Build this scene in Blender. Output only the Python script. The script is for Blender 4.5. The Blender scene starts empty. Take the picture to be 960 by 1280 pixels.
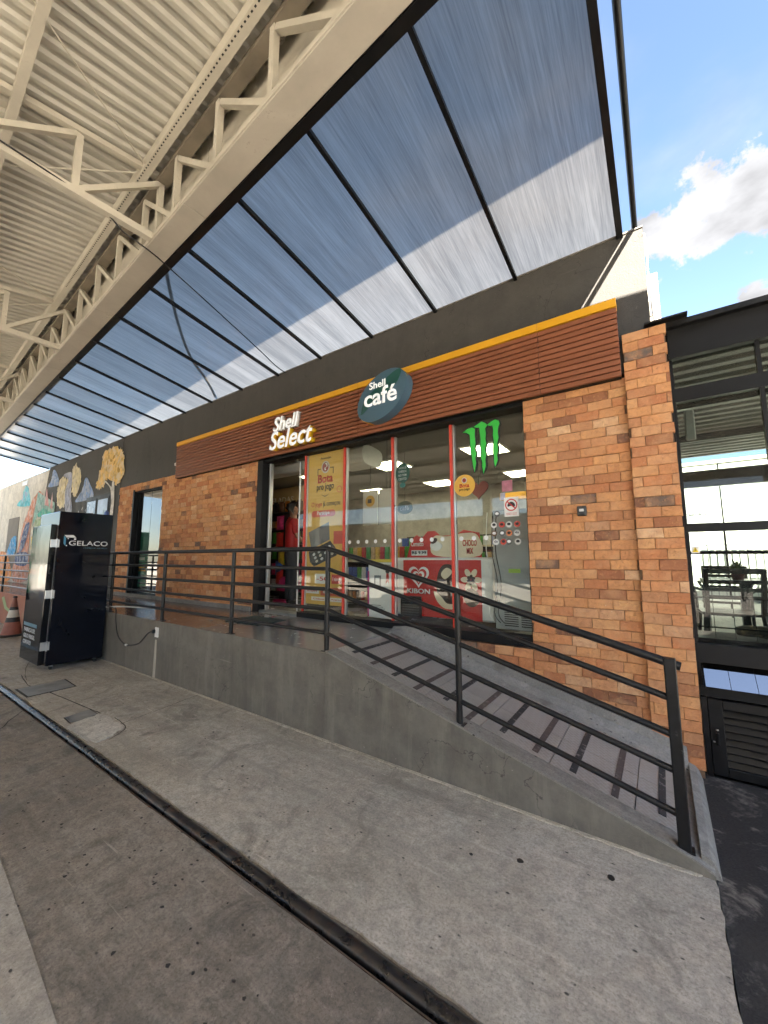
import bpy, bmesh, math, random
from mathutils import Vector, Matrix, noise as mnoise
random.seed(7)
R = math.radians
SC = bpy.context.scene
COL = SC.collection

# ------------------------------------------------------------------ camera, sky, sun, exposure
cam_d = bpy.data.cameras.new('camera')
cam = bpy.data.objects.new('camera', cam_d); COL.objects.link(cam)
cam.location = (0, 0, 1.5)
cam.rotation_euler = (R(90 + 6.894), 0, R(35.141))
cam_d.sensor_fit = 'VERTICAL'; cam_d.sensor_height = 36; cam_d.lens = 36 * 488 / 1280
cam_d.clip_start = 0.02; cam_d.clip_end = 2000
SC.camera = cam

SUN_FROM = Vector((0.448, -1.0, 0.817)).normalized()
sun_el = math.asin(SUN_FROM.z); sun_az = math.atan2(SUN_FROM.x, SUN_FROM.y)
world = bpy.data.worlds.new('World'); SC.world = world; world.use_nodes = True
def build_world():
    nt = world.node_tree; nt.nodes.clear(); N = nt.nodes.new; L = nt.links.new
    out = N('ShaderNodeOutputWorld'); bg = N('ShaderNodeBackground'); bg.inputs['Strength'].default_value = 0.05
    sky = N('ShaderNodeTexSky'); sky.sky_type = 'NISHITA'; sky.sun_disc = False
    sky.sun_elevation = sun_el; sky.sun_rotation = sun_az
    sky.air_density = 1.0; sky.dust_density = 1.2; sky.ozone_density = 1.0; sky.altitude = 600
    tc = N('ShaderNodeTexCoord')
    # one big cumulus (a handful of billows) plus scattered cloud over the whole sky
    nz = N('ShaderNodeTexNoise'); nz.inputs['Scale'].default_value = 14; nz.inputs['Detail'].default_value = 10; nz.inputs['Roughness'].default_value = 0.62
    L(tc.outputs['Generated'], nz.inputs['Vector'])
    wid = N('ShaderNodeTexNoise'); wid.inputs['Scale'].default_value = 2.3; wid.inputs['Detail'].default_value = 7; wid.inputs['Roughness'].default_value = 0.55
    mp = N('ShaderNodeMapping'); mp.inputs['Location'].default_value = (3.1, 1.7, 0.4); mp.inputs['Scale'].default_value = (1, 1, 1.9)
    L(tc.outputs['Generated'], mp.inputs['Vector']); L(mp.outputs[0], wid.inputs['Vector'])
    def math_(op, a, b=None, c=None):
        m = N('ShaderNodeMath'); m.operation = op
        for i, v in enumerate((a, b, c)):
            if v is None: continue
            if isinstance(v, (int, float)): m.inputs[i].default_value = v
            else: L(v, m.inputs[i])
        return m.outputs[0]
    blobs = [((0.108, 0.795, 0.600), .06), ((0.160, 0.80, 0.585), .068), ((0.075, 0.815, 0.565), .06), ((0.11, 0.825, 0.552), .055),
             ((0.028, 0.81, 0.582), .040), ((0.17, 0.885, 0.433), .035), ((0.25, 0.87, 0.42), .05),
             ((0.6, 0.66, 0.45), .09), ((0.8, -0.4, 0.44), .1), ((-0.85, -0.35, 0.38), .12), ((-0.70, -0.62, 0.34), .11), ((-0.93, -0.22, 0.22), .07)]
    acc = None
    for c, r in blobs:
        d = N('ShaderNodeVectorMath'); d.operation = 'DISTANCE'
        nv = N('ShaderNodeVectorMath'); nv.operation = 'NORMALIZE'; L(tc.outputs['Generated'], nv.inputs[0])
        L(nv.outputs[0], d.inputs[0]); d.inputs[1].default_value = Vector(c).normalized()
        f = math_('SUBTRACT', 1.0, math_('DIVIDE', d.outputs['Value'], r))
        acc = f if acc is None else math_('MAXIMUM', acc, f)
    field = math_('ADD', acc, math_('MULTIPLY', math_('SUBTRACT', nz.outputs['Fac'], 0.5), 2.8))
    mask1 = N('ShaderNodeMapRange'); mask1.inputs['From Min'].default_value = 0.0; mask1.inputs['From Max'].default_value = 0.30; mask1.interpolation_type = 'SMOOTHSTEP'
    L(field, mask1.inputs['Value'])
    mask2 = N('ShaderNodeMapRange'); mask2.inputs['From Min'].default_value = 0.52; mask2.inputs['From Max'].default_value = 0.80; mask2.interpolation_type = 'SMOOTHSTEP'; mask2.inputs['To Max'].default_value = 0.32
    L(wid.outputs['Fac'], mask2.inputs['Value'])
    mask = math_('MAXIMUM', mask1.outputs[0], mask2.outputs[0])
    shade = N('ShaderNodeMapRange'); shade.inputs['From Min'].default_value = 0.0; shade.inputs['From Max'].default_value = 0.8
    shade.inputs['From Min'].default_value = 0.35; shade.inputs['From Max'].default_value = 0.66
    shade.inputs['To Min'].default_value = 1.35; shade.inputs['To Max'].default_value = 2.15
    nb = N('ShaderNodeTexNoise'); nb.inputs['Scale'].default_value = 11; nb.inputs['Detail'].default_value = 5; L(mp.outputs[0], nb.inputs['Vector']); L(nb.outputs['Fac'], shade.inputs['Value'])
    cc = N('ShaderNodeCombineColor'); L(shade.outputs[0], cc.inputs[0]); L(shade.outputs[0], cc.inputs[1]); L(math_('MULTIPLY', shade.outputs[0], 1.03), cc.inputs[2])
    mix = N('ShaderNodeMix'); mix.data_type = 'RGBA'; L(mask, mix.inputs['Factor']); L(sky.outputs[0], mix.inputs['A']); L(cc.outputs[0], mix.inputs['B'])
    L(mix.outputs['Result'], bg.inputs['Color']); L(bg.outputs[0], out.inputs['Surface'])
build_world()
sun_d = bpy.data.lights.new('sun', 'SUN'); sun_d.energy = 5.0; sun_d.angle = R(0.55); sun_d.color = (1.0, 0.92, 0.80)
sun = bpy.data.objects.new('sun', sun_d); COL.objects.link(sun)
sun.rotation_euler = (-SUN_FROM).to_track_quat('-Z', 'Y').to_euler(); sun.location = SUN_FROM * 40
SC.view_settings.view_transform = 'Standard'; SC.view_settings.look = 'None'; SC.view_settings.gamma = 1
SC.view_settings.exposure = 3.45
SC.render.engine = 'CYCLES'
SC.cycles.use_denoising = True
SC.cycles.use_adaptive_sampling = True; SC.cycles.adaptive_threshold = 0.03
SC.cycles.max_bounces = 8; SC.cycles.diffuse_bounces = 4; SC.cycles.glossy_bounces = 3; SC.cycles.transmission_bounces = 6; SC.cycles.transparent_max_bounces = 16
SC.cycles.sample_clamp_indirect = 6; SC.cycles.caustics_reflective = False; SC.cycles.caustics_refractive = False

# ------------------------------------------------------------------ helpers
def srgb(h):
    v = [int(h[i:i+2], 16) / 255 for i in (0, 2, 4)]
    return tuple((c / 12.92 if c <= .04045 else ((c + .055) / 1.055) ** 2.4) for c in v)

class G:
    """node graph shorthand"""
    def __init__(s, name):
        s.m = bpy.data.materials.new(name); s.m.use_nodes = True; s.nt = s.m.node_tree; s.nt.nodes.clear()
        s.out = s.nt.nodes.new('ShaderNodeOutputMaterial')
    def n(s, t, **kw):
        nd = s.nt.nodes.new('ShaderNode' + t)
        for k, v in kw.items():
            if hasattr(nd, k) and k not in nd.inputs: setattr(nd, k, v)
            else: s.set(nd.inputs[k], v)
        return nd
    def set(s, inp, v):
        if isinstance(v, bpy.types.NodeSocket): s.nt.links.new(v, inp)
        elif isinstance(v, (tuple, list)) and len(v) == 3 and inp.type == 'RGBA': inp.default_value = (*v, 1)
        else: inp.default_value = v
    def math(s, op, a, b=0.0, clamp=False):
        nd = s.nt.nodes.new('ShaderNodeMath'); nd.operation = op; nd.use_clamp = clamp
        s.set(nd.inputs[0], a); s.set(nd.inputs[1], b); return nd.outputs[0]
    def pos(s, scale=(1, 1, 1), rot=(0, 0, 0), src=None):
        if src is None: src = s.nt.nodes.new('ShaderNodeNewGeometry').outputs['Position']
        mp = s.nt.nodes.new('ShaderNodeMapping'); mp.inputs['Scale'].default_value = scale; mp.inputs['Rotation'].default_value = rot
        s.nt.links.new(src, mp.inputs['Vector']); return mp.outputs[0]
    def noise(s, vec, scale, detail=5, rough=.55, dist=0):
        nd = s.nt.nodes.new('ShaderNodeTexNoise'); nd.inputs['Scale'].default_value = scale; nd.inputs['Detail'].default_value = detail
        nd.inputs['Roughness'].default_value = rough; nd.inputs['Distortion'].default_value = dist
        s.nt.links.new(vec, nd.inputs['Vector']); return nd.outputs['Fac']
    def rng(s, v, a, b, c=0.0, d=1.0):
        nd = s.nt.nodes.new('ShaderNodeMapRange'); s.set(nd.inputs[0], v)
        for i, x in enumerate((a, b, c, d)): nd.inputs[i + 1].default_value = x
        return nd.outputs[0]
    def mix(s, f, a, b, mode='MIX'):
        nd = s.nt.nodes.new('ShaderNodeMix'); nd.data_type = 'RGBA'; nd.blend_type = mode
        s.set(nd.inputs['Factor'], f); s.set(nd.inputs['A'], a); s.set(nd.inputs['B'], b); return nd.outputs['Result']
    def bump(s, h, strength=.2, dist=.01, nrm=None):
        nd = s.nt.nodes.new('ShaderNodeBump'); nd.inputs['Strength'].default_value = strength; nd.inputs['Distance'].default_value = dist
        s.nt.links.new(h, nd.inputs['Height'])
        if nrm: s.nt.links.new(nrm, nd.inputs['Normal'])
        return nd.outputs[0]
    def pbr(s, col, rough=.6, metal=0.0, nrm=None, spec=.5, coat=0.0, emit=None, es=0.0):
        nd = s.nt.nodes.new('ShaderNodeBsdfPrincipled')
        s.set(nd.inputs['Base Color'], col); s.set(nd.inputs['Roughness'], rough); s.set(nd.inputs['Metallic'], metal)
        s.set(nd.inputs['Specular IOR Level'], spec); s.set(nd.inputs['Coat Weight'], coat)
        if emit is not None: s.set(nd.inputs['Emission Color'], emit); s.set(nd.inputs['Emission Strength'], es)
        if nrm is not None: s.nt.links.new(nrm, nd.inputs['Normal'])
        s.nt.links.new(nd.outputs[0], s.out.inputs['Surface']); return nd

def mul(c, k): return tuple(min(1, x * k) for x in c)
MATS = {}
def pm(name, col, rough=.6, var=.15, scale=4, bump=.08, bscale=80, metal=0.0, spec=.5, coat=0.0, stain=None, sscale=1.2, slo=.55, shi=.75, samt=.7, vs=(1, 1, 1)):
    if name in MATS: return MATS[name]
    g = G(name); v = g.pos(vs)
    n1 = g.noise(v, scale, 6)
    c = g.mix(g.rng(n1, .3, .7), mul(col, 1 - var), mul(col, 1 + var))
    if stain:
        n2 = g.noise(v, sscale, 8, .65, .3)
        c = g.mix(g.rng(n2, slo, shi, 0, samt), c, stain)
    rr = g.rng(n1, .3, .7, max(.02, rough - .08), min(1, rough + .08))
    nr = g.bump(g.noise(v, bscale, 4), bump, .01) if bump else None
    g.pbr(c, rr, metal, nr, spec, coat)
    MATS[name] = g.m; return g.m
def flat(name, col, rough=.5, **kw):
    return pm(name, col, rough, var=kw.pop('var', .06), scale=kw.pop('scale', 9), bump=kw.pop('bump', 0), **kw)
def emit(name, col, strength):
    if name in MATS: return MATS[name]
    g = G(name); g.pbr((.8, .8, .8), .5, emit=col, es=strength); MATS[name] = g.m; return g.m

class MB:
    def __init__(s): s.v = []; s.f = []
    def add(s, vs, fs):
        o = len(s.v); s.v += [tuple(p) for p in vs]; s.f += [tuple(i + o for i in f) for f in fs]; return s
    def box(s, x0, x1, y0, y1, z0, z1):
        return s.add([(x0,y0,z0),(x1,y0,z0),(x1,y1,z0),(x0,y1,z0),(x0,y0,z1),(x1,y0,z1),(x1,y1,z1),(x0,y1,z1)],
                     [(0,3,2,1),(4,5,6,7),(0,1,5,4),(1,2,6,5),(2,3,7,6),(3,0,4,7)])
    def cbox(s, x0, x1, y0, y1, z0, z1, b=.004):
        """box with chamfered edges"""
        bm = bmesh.new(); bmesh.ops.create_cube(bm, size=1)
        for v in bm.verts: v.co = Vector(((x0+x1)/2 + v.co.x*(x1-x0), (y0+y1)/2 + v.co.y*(y1-y0), (z0+z1)/2 + v.co.z*(z1-z0)))
        b = min(b, .45*min(abs(x1-x0), abs(y1-y0), abs(z1-z0)))
        bmesh.ops.bevel(bm, geom=bm.edges[:], offset=b, segments=1, affect='EDGES')
        bm.verts.index_update()
        s.add([v.co[:] for v in bm.verts], [tuple(v.index for v in f.verts) for f in bm.faces]); bm.free(); return s
    def prism(s, poly, axis, a, b):
        """2-D polygon (ccw) swept along an axis: 'x' -> (y,z), 'y' -> (x,z), 'z' -> (x,y)"""
        def P(p, t): return {'x': (t, p[0], p[1]), 'y': (p[0], t, p[1]), 'z': (p[0], p[1], t)}[axis]
        n = len(poly)
        fs = [tuple(range(n)), tuple(range(2*n-1, n-1, -1))] + [(i, i+n, (i+1) % n + n, (i+1) % n) for i in range(n)]
        return s.add([P(p, a) for p in poly] + [P(p, b) for p in poly], fs)
    def tube(s, path, r, n=10, cap=True):
        path = [Vector(p) for p in path]; rs = r if isinstance(r, (list, tuple)) else [r]*len(path)
        vs = []; ref = None
        for i, p in enumerate(path):
            d = (path[min(i+1, len(path)-1)] - path[max(i-1, 0)]).normalized()
            if ref is None: ref = Vector((0, 0, 1)) if abs(d.z) < .9 else Vector((1, 0, 0))
            a = d.cross(ref).normalized(); b = d.cross(a).normalized(); ref = -b if False else a.cross(d)
            ref = b.cross(d) if False else ref
            for k in range(n):
                t = 2*math.pi*k/n; vs.append(p + (a*math.cos(t) + b*math.sin(t))*rs[i])
            ref = Vector((0, 0, 1)) if abs(d.z) < .9 else Vector((1, 0, 0))
        fs = []
        for i in range(len(path)-1):
            for k in range(n): fs.append((i*n+k, i*n+(k+1) % n, (i+1)*n+(k+1) % n, (i+1)*n+k))
        if cap: fs += [tuple(range(n-1, -1, -1)), tuple((len(path)-1)*n+k for k in range(n))]
        return s.add(vs, fs)
    def bar(s, p, q, w, h, up=(0, 0, 1)):
        p, q = Vector(p), Vector(q); d = (q-p).normalized(); u = Vector(up); a = d.cross(u)
        if a.length < 1e-3: a = d.cross(Vector((1, 0, 0)))
        a.normalize(); b = a.cross(d).normalized()
        vs = []
        for e in (p, q):
            for sx, sz in ((-1, -1), (1, -1), (1, 1), (-1, 1)): vs.append(e + a*sx*w/2 + b*sz*h/2)
        return s.add(vs, [(0,3,2,1),(4,5,6,7),(0,1,5,4),(1,2,6,5),(2,3,7,6),(3,0,4,7)])
    def lathe(s, prof, n=16, c=(0, 0, 0)):
        vs = []; fs = []
        for r, z in prof:
            for k in range(n):
                t = 2*math.pi*k/n; vs.append((c[0]+r*math.cos(t), c[1]+r*math.sin(t), c[2]+z))
        for i in range(len(prof)-1):
            for k in range(n): fs.append((i*n+k, i*n+(k+1) % n, (i+1)*n+(k+1) % n, (i+1)*n+k))
        fs += [tuple(range(n-1, -1, -1)), tuple((len(prof)-1)*n+k for k in range(n))]
        return s.add(vs, fs)
    def ell(s, c, rx, rz, y0, y1, n=36, a0=0):
        return s.prism([(c[0]+rx*math.cos(2*math.pi*k/n)*math.cos(a0)-rz*math.sin(2*math.pi*k/n)*math.sin(a0),
                         c[1]+rx*math.cos(2*math.pi*k/n)*math.sin(a0)+rz*math.sin(2*math.pi*k/n)*math.cos(a0)) for k in range(n)], 'y', y0, y1)
    def mesh(s, name, smooth=False):
        me = bpy.data.meshes.new(name); me.from_pydata(s.v, [], s.f); me.validate()
        bm = bmesh.new(); bm.from_mesh(me); bmesh.ops.recalc_face_normals(bm, faces=bm.faces[:]); bm.to_mesh(me); bm.free()
        if smooth:
            me.polygons.foreach_set('use_smooth', [True]*len(me.polygons)); me.update()
            try: me.set_sharp_from_angle(angle=R(40))
            except Exception: pass
        return me
    def build(s, name, mat, parent=None, smooth=False, loc=None):
        return mobj(name, s.mesh(name, smooth), mat, parent, loc)

def mobj(name, me, mat=None, parent=None, loc=None):
    o = bpy.data.objects.new(name, me)
    if mat is not None and not me.materials: me.materials.append(mat)
    COL.objects.link(o)
    if parent: o.parent = parent
    if loc: o.location = loc
    return o
def tag(o, label=None, cat=None, group=None, kind=None):
    if label: o['label'] = label
    if cat: o['category'] = cat
    if group: o['group'] = group
    if kind: o['kind'] = kind
    return o
def empty(name, loc=(0, 0, 0), rz=0, label=None, cat=None, group=None):
    o = bpy.data.objects.new(name, None); COL.objects.link(o); o.location = loc; o.rotation_euler.z = rz
    o.empty_display_size = .1
    return tag(o, label, cat, group)
def struct(o): o['kind'] = 'structure'; return o

def text(name, body, x0, x1, z0, z1, y, mat, parent=None, ext=.002, bold=0.0, shear=0.0, face='-y', fit=True):
    """lettering as mesh, fitted to a rectangle; face '-y': seen from -Y ; '+x': seen from +X (x0,x1 are then Y values, y the X plane)"""
    cu = bpy.data.curves.new(name, 'FONT'); cu.body = body; cu.size = 1; cu.offset = bold; cu.shear = shear; cu.resolution_u = 4
    cu.align_x = 'CENTER'; cu.space_line = .95
    tmp = bpy.data.objects.new('tmp_text', cu); COL.objects.link(tmp); bpy.context.view_layer.update()
    me = bpy.data.meshes.new_from_object(tmp.evaluated_get(bpy.context.evaluated_depsgraph_get())); bpy.data.objects.remove(tmp); bpy.data.curves.remove(cu)
    xs = [v.co.x for v in me.vertices]; ys = [v.co.y for v in me.vertices]
    a, b, c, d = min(xs), max(xs), min(ys), max(ys)
    bm = bmesh.new(); bm.from_mesh(me)
    r = bmesh.ops.extrude_face_region(bm, geom=bm.faces[:])
    nv = {e for e in r['geom'] if isinstance(e, bmesh.types.BMVert)}
    for v in bm.verts:
        h = 0 if v in nv else 1
        X = x0 + (v.co.x - a)/(b - a)*(x1 - x0); Z = z0 + (v.co.y - c)/(d - c)*(z1 - z0)
        v.co = Vector((X, y + (0 if h == 0 else ext), Z)) if face == '-y' else Vector((y - (0 if h == 0 else ext), X, Z))
    bmesh.ops.recalc_face_normals(bm, faces=bm.faces[:]); bm.to_mesh(me); bm.free()
    me.name = name; me.materials.clear()
    return mobj(name, me, mat, parent)

def spline(pts, n=5, closed=True):
    out = []; m = len(pts)
    for i in range(m if closed else m-1):
        p = [pts[(i+k) % m] if closed else pts[max(0, min(m-1, i+k))] for k in (-1, 0, 1, 2)]
        for j in range(n):
            t = j/n
            out.append(tuple(.5*((2*p[1][d]) + (-p[0][d]+p[2][d])*t + (2*p[0][d]-5*p[1][d]+4*p[2][d]-p[3][d])*t*t + (-p[0][d]+3*p[1][d]-3*p[2][d]+p[3][d])*t**3) for d in range(len(p[0]))))
    if not closed: out.append(tuple(pts[-1]))
    return out

# ------------------------------------------------------------------ materials
def concrete(name, light, dark, warm, bumpk=.35, seed=0.0, k=1.0):
    g = G(name); v = g.pos()
    off = g.n('VectorMath', operation='ADD'); g.set(off.inputs[0], v); off.inputs[1].default_value = (seed, seed*1.7, 0); v = off.outputs[0]
    big = g.noise(v, .8, 8, .66, .6); mid = g.noise(v, 3.6, 9, .70, .5); sm = g.noise(v, 17, 6, .7, .3); fine = g.noise(v, 75, 4, .7)
    c = g.mix(g.rng(big, .38, .62), dark, light)
    c = g.mix(g.rng(mid, .42, .62, 0, .75*k), c, warm)
    drips = g.noise(g.pos((1.2, 1.2, 1), (0, 0, .4), v), 1.7, 10, .72, 1.5)
    c = g.mix(g.rng(drips, .53, .66, 0, .75*k), c, mul(dark, .58))
    sv = g.pos((.7, 5.5, 1), (0, 0, R(24)), v); streak = g.noise(sv, 2.6, 7, .66, .8)
    c = g.mix(g.rng(streak, .54, .70, 0, .42*k), c, mul(light, 1.3))
    c = g.mix(g.rng(sm, .56, .36, 0, .5*k), c, mul(dark, .62))
    c = g.mix(g.rng(sm, .58, .74, 0, .45*k), c, mul(light, 1.3))
    c = g.mix(g.rng(fine, .52, .30, 0, .6*k), c, mul(dark, .40))
    c = g.mix(g.rng(fine, .60, .74, 0, .5*k), c, mul(light, 1.45))
    ty = g.noise(g.pos((.12, 2.6, 1), (0, 0, R(4)), v), 2.0, 6, .62, .3); c = g.mix(g.math('MULTIPLY', g.rng(ty, .54, .66, 0, .5*k), g.rng(sm, .36, .6)), c, mul(dark, .55))
    gr = g.noise(v, 190, 2, .6); c = g.mix(g.rng(gr, .40, .26, 0, .7*k), c, mul(dark, .25)); c = g.mix(g.rng(gr, .64, .76, 0, .5*k), c, mul(light, 1.6))
    scr = g.noise(g.pos((1.0, 24, 1), (0, 0, R(-33)), v), 1.6, 4, .6, .35)
    c = g.mix(g.math('MULTIPLY', g.rng(scr, .66, .72, 0, .5*k), g.rng(big, .42, .55)), c, mul(light, 1.5))
    scr2 = g.noise(g.pos((1.0, 20, 1), (0, 0, R(28)), v), 1.3, 4, .6, .5)
    c = g.mix(g.math('MULTIPLY', g.rng(scr2, .66, .72, 0, .45*k), g.rng(mid, .48, .58)), c, mul(dark, .5))
    vo = g.n('TexVoronoi', Scale=13.0, Randomness=1.0); g.set(vo.inputs['Vector'], g.pos((1, 1.7, 1), (0, 0, .6), v))
    pit = g.math('MULTIPLY', g.rng(vo.outputs['Distance'], .14, .09), g.rng(mid, .49, .55))
    c = g.mix(g.math('MULTIPLY', pit, .9), c, mul(dark, .12))
    vo2 = g.n('TexVoronoi', Scale=2.1, Randomness=1.0); g.set(vo2.inputs['Vector'], g.pos((1, 1, 1), (0, 0, 0), v))
    spot = g.math('MULTIPLY', g.rng(g.math('ADD', vo2.outputs['Distance'], g.math('MULTIPLY', sm, .12)), .21, .13), g.rng(g.noise(v, 2.3, 2), .50, .56))
    c = g.mix(g.math('MULTIPLY', spot, .6), c, mul(dark, .4))
    h = g.math('ADD', g.math('MULTIPLY', fine, .4), g.math('ADD', g.math('MULTIPLY', sm, .7), g.math('MULTIPLY', pit, -1.8)))
    g.pbr(c, g.rng(mid, .3, .7, .60, .85), 0, g.bump(h, bumpk, .012), .35)
    MATS[name] = g.m; return g.m
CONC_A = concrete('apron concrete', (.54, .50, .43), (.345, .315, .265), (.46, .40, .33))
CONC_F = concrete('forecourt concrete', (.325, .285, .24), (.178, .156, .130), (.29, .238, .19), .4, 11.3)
CONC_P = concrete('pale concrete', (.52, .48, .42), (.40, .36, .31), (.46, .42, .36), .25, 5.1, .8)
CONC_R = concrete('painted ramp concrete', (.27, .26, .24), (.19, .182, .168), (.245, .235, .215), .3, 3.1, .8)

def asphalt():
    g = G('worn black paving'); v = g.pos()
    n = g.noise(v, 3.2, 9, .7, .6); f = g.noise(v, 120, 3)
    c = g.mix(g.rng(f, .3, .7), (.016, .016, .017), (.034, .033, .034))
    c = g.mix(g.math('MULTIPLY', g.rng(n, .53, .60, 0, .85), g.rng(g.noise(v, 14, 6, .7), .42, .58)), c, (.19, .175, .155))
    c = g.mix(g.rng(g.noise(v, 1.3, 6), .5, .7, 0, .5), c, (.06, .056, .05))
    g.pbr(c, .75, 0, g.bump(g.math('ADD', f, n), .5, .01), .4); return g.m
ASPH = asphalt()
GROUND = concrete('street concrete', (.58, .54, .46), (.50, .46, .39), (.55, .50, .42), .2, 21.)

def brick_mat():
    g = G('reclaimed brick')
    oi = g.n('ObjectInfo').outputs['Random']; ge = g.n('NewGeometry'); ri = ge.outputs['Random Per Island']
    r = g.math('FRACT', g.math('ADD', oi, ri)); r2 = g.math('FRACT', g.math('MULTIPLY', r, 17.31))
    ramp = g.n('ValToRGB'); cr = ramp.color_ramp; cr.interpolation = 'LINEAR'
    stops = [(0, (.65, .36, .165)), (.14, (.54, .255, .11)), (.30, (.64, .32, .135)), (.44, (.45, .175, .078)), (.58, (.58, .25, .105)), (.70, (.60, .33, .165)),
             (.78, (.30, .115, .055)), (.85, (.72, .47, .27)), (.91, (.44, .185, .08)), (.945, (.19, .085, .05)), (.975, (.125, .075, .055)), (.99, (.115, .098, .085))]
    while len(cr.elements) < len(stops): cr.elements.new(.5)
    for e, (p, c) in zip(cr.elements, stops): e.position = p; e.color = (*c, 1)
    g.set(ramp.inputs[0], r)
    v = g.pos(); off = g.n('VectorMath', operation='ADD'); g.set(off.inputs[0], v)
    cmb = g.n('CombineXYZ'); g.set(cmb.inputs[0], g.math('MULTIPLY', r2, 9)); g.set(cmb.inputs[2], g.math('MULTIPLY', r, 7)); g.set(off.inputs[1], cmb.outputs[0]); v = off.outputs[0]
    n = g.noise(v, 18, 6, .65, .4); f = g.noise(v, 110, 4, .6); big = g.noise(v, 5, 4)
    c = g.mix(g.rng(n, .40, .62, 0, .8), ramp.outputs[0], g.mix(.55, ramp.outputs[0], (.34, .14, .07)))
    mdn = g.noise(v, 38, 5, .7, .3)
    c = g.mix(g.rng(mdn, .54, .68, 0, .55), c, (.62, .31, .14)); c = g.mix(g.rng(mdn, .46, .30, 0, .6), c, (.26, .115, .06))
    c = g.mix(g.rng(big, .52, .70, 0, .5), c, (.58, .33, .17))
    c = g.mix(g.rng(f, .36, .24, 0, .75), c, (.10, .05, .03))
    c = g.mix(g.rng(g.noise(v, 46, 3, .7), .70, .76, 0, .7), c, (.66, .55, .43))
    h = g.math('ADD', g.math('MULTIPLY', n, .8), g.math('ADD', g.math('MULTIPLY', f, .5), mdn))
    g.pbr(c, .86, 0, g.bump(h, .7, .010), .25); return g.m
BRICK = brick_mat()
MORTAR = pm('dark mortar', (.17, .105, .065), .95, .3, 30, .3, 90, spec=.2)

def glass(name, tint=(.93, .97, .95), ior=1.5, dirt=.03, refl=1.0):
    g = G(name)
    fr = g.math('MULTIPLY', g.n('Fresnel', IOR=ior).outputs[0], g.math('SUBTRACT', 1.0, g.n('NewGeometry').outputs['Backfacing']))
    tr = g.n('BsdfTransparent', Color=(*tint, 1)); gl = g.n('BsdfGlossy', Roughness=.012); gl.inputs['Color'].default_value = (1, 1, 1, 1)
    mx = g.n('MixShader'); g.set(mx.inputs[0], g.math('MULTIPLY', fr, refl, True)); g.nt.links.new(tr.outputs[0], mx.inputs[1]); g.nt.links.new(gl.outputs[0], mx.inputs[2])
    last = mx.outputs[0]
    if dirt:
        df = g.n('BsdfDiffuse'); df.inputs['Color'].default_value = (.7, .7, .68, 1)
        v = g.pos((1, 1, .6)); m2 = g.n('MixShader'); g.set(m2.inputs[0], g.rng(g.noise(v, 4, 8, .7), .4, .8, dirt*.4, dirt*2))
        g.nt.links.new(last, m2.inputs[1]); g.nt.links.new(df.outputs[0], m2.inputs[2]); last = m2.outputs[0]
    g.nt.links.new(last, g.out.inputs['Surface']); return g.m
GLASS = glass('shop glass', (.93, .96, .95), ior=1.62, dirt=.004)
GLASS_D = glass('tinted glass', (.62, .66, .63), 1.32, .006)
GLASS_M = glass('dark reflective glass', (.10, .11, .11), 2.3, 0)
GLASS_H = glass('mirror film glass', (.10, .11, .11), 4.0, 0)

def polycarb():
    g = G('twinwall polycarbonate')
    v = g.pos((1, .035, .02)); s1 = g.noise(v, 85, 4, .65); s2 = g.noise(v, 6, 5, .6); s3 = g.noise(g.pos((1, .012, .012)), 210, 2)
    blot = g.noise(g.pos((1, .4, 1)), 1.2, 5, .6)
    d = g.math('ADD', g.math('MULTIPLY', s1, .45), g.math('ADD', g.math('MULTIPLY', s2, .4), g.math('MULTIPLY', s3, .15)))
    oi = g.n('ObjectInfo').outputs['Random']
    k = g.math('MULTIPLY', g.rng(d, .40, .60, .52, 1.0), g.rng(oi, 0, 1, .80, 1.10))
    k = g.math('MULTIPLY', k, g.rng(blot, .3, .7, .85, 1.1))
    colr = g.mix(k, (.0, .0, .0), (.20, .19, .175))
    tl = g.n('BsdfTranslucent'); g.set(tl.inputs['Color'], colr)
    df = g.n('BsdfDiffuse'); g.set(df.inputs['Color'], g.mix(.35, (0, 0, 0), colr))
    tp = g.n('BsdfRefraction', IOR=1.02, Roughness=.55); g.set(tp.inputs['Color'], g.mix(k, (.19, .17, .145), (.60, .525, .43)))
    a = g.n('MixShader'); a.inputs[0].default_value = .22; g.nt.links.new(tl.outputs[0], a.inputs[1]); g.nt.links.new(df.outputs[0], a.inputs[2])
    b = g.n('MixShader'); b.inputs[0].default_value = .56; g.nt.links.new(a.outputs[0], b.inputs[1]); g.nt.links.new(tp.outputs[0], b.inputs[2])
    gl = g.n('BsdfGlossy', Roughness=.10); nr = g.bump(g.math('ADD', s1, s3), .10, .01); g.nt.links.new(nr, gl.inputs['Normal'])
    fr = g.n('Fresnel', IOR=1.5); c = g.n('MixShader'); g.set(c.inputs[0], g.math('MULTIPLY', fr.outputs[0], .9)); g.nt.links.new(b.outputs[0], c.inputs[1]); g.nt.links.new(gl.outputs[0], c.inputs[2])
    g.nt.links.new(c.outputs[0], g.out.inputs['Surface']); return g.m
POLY = polycarb()

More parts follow.
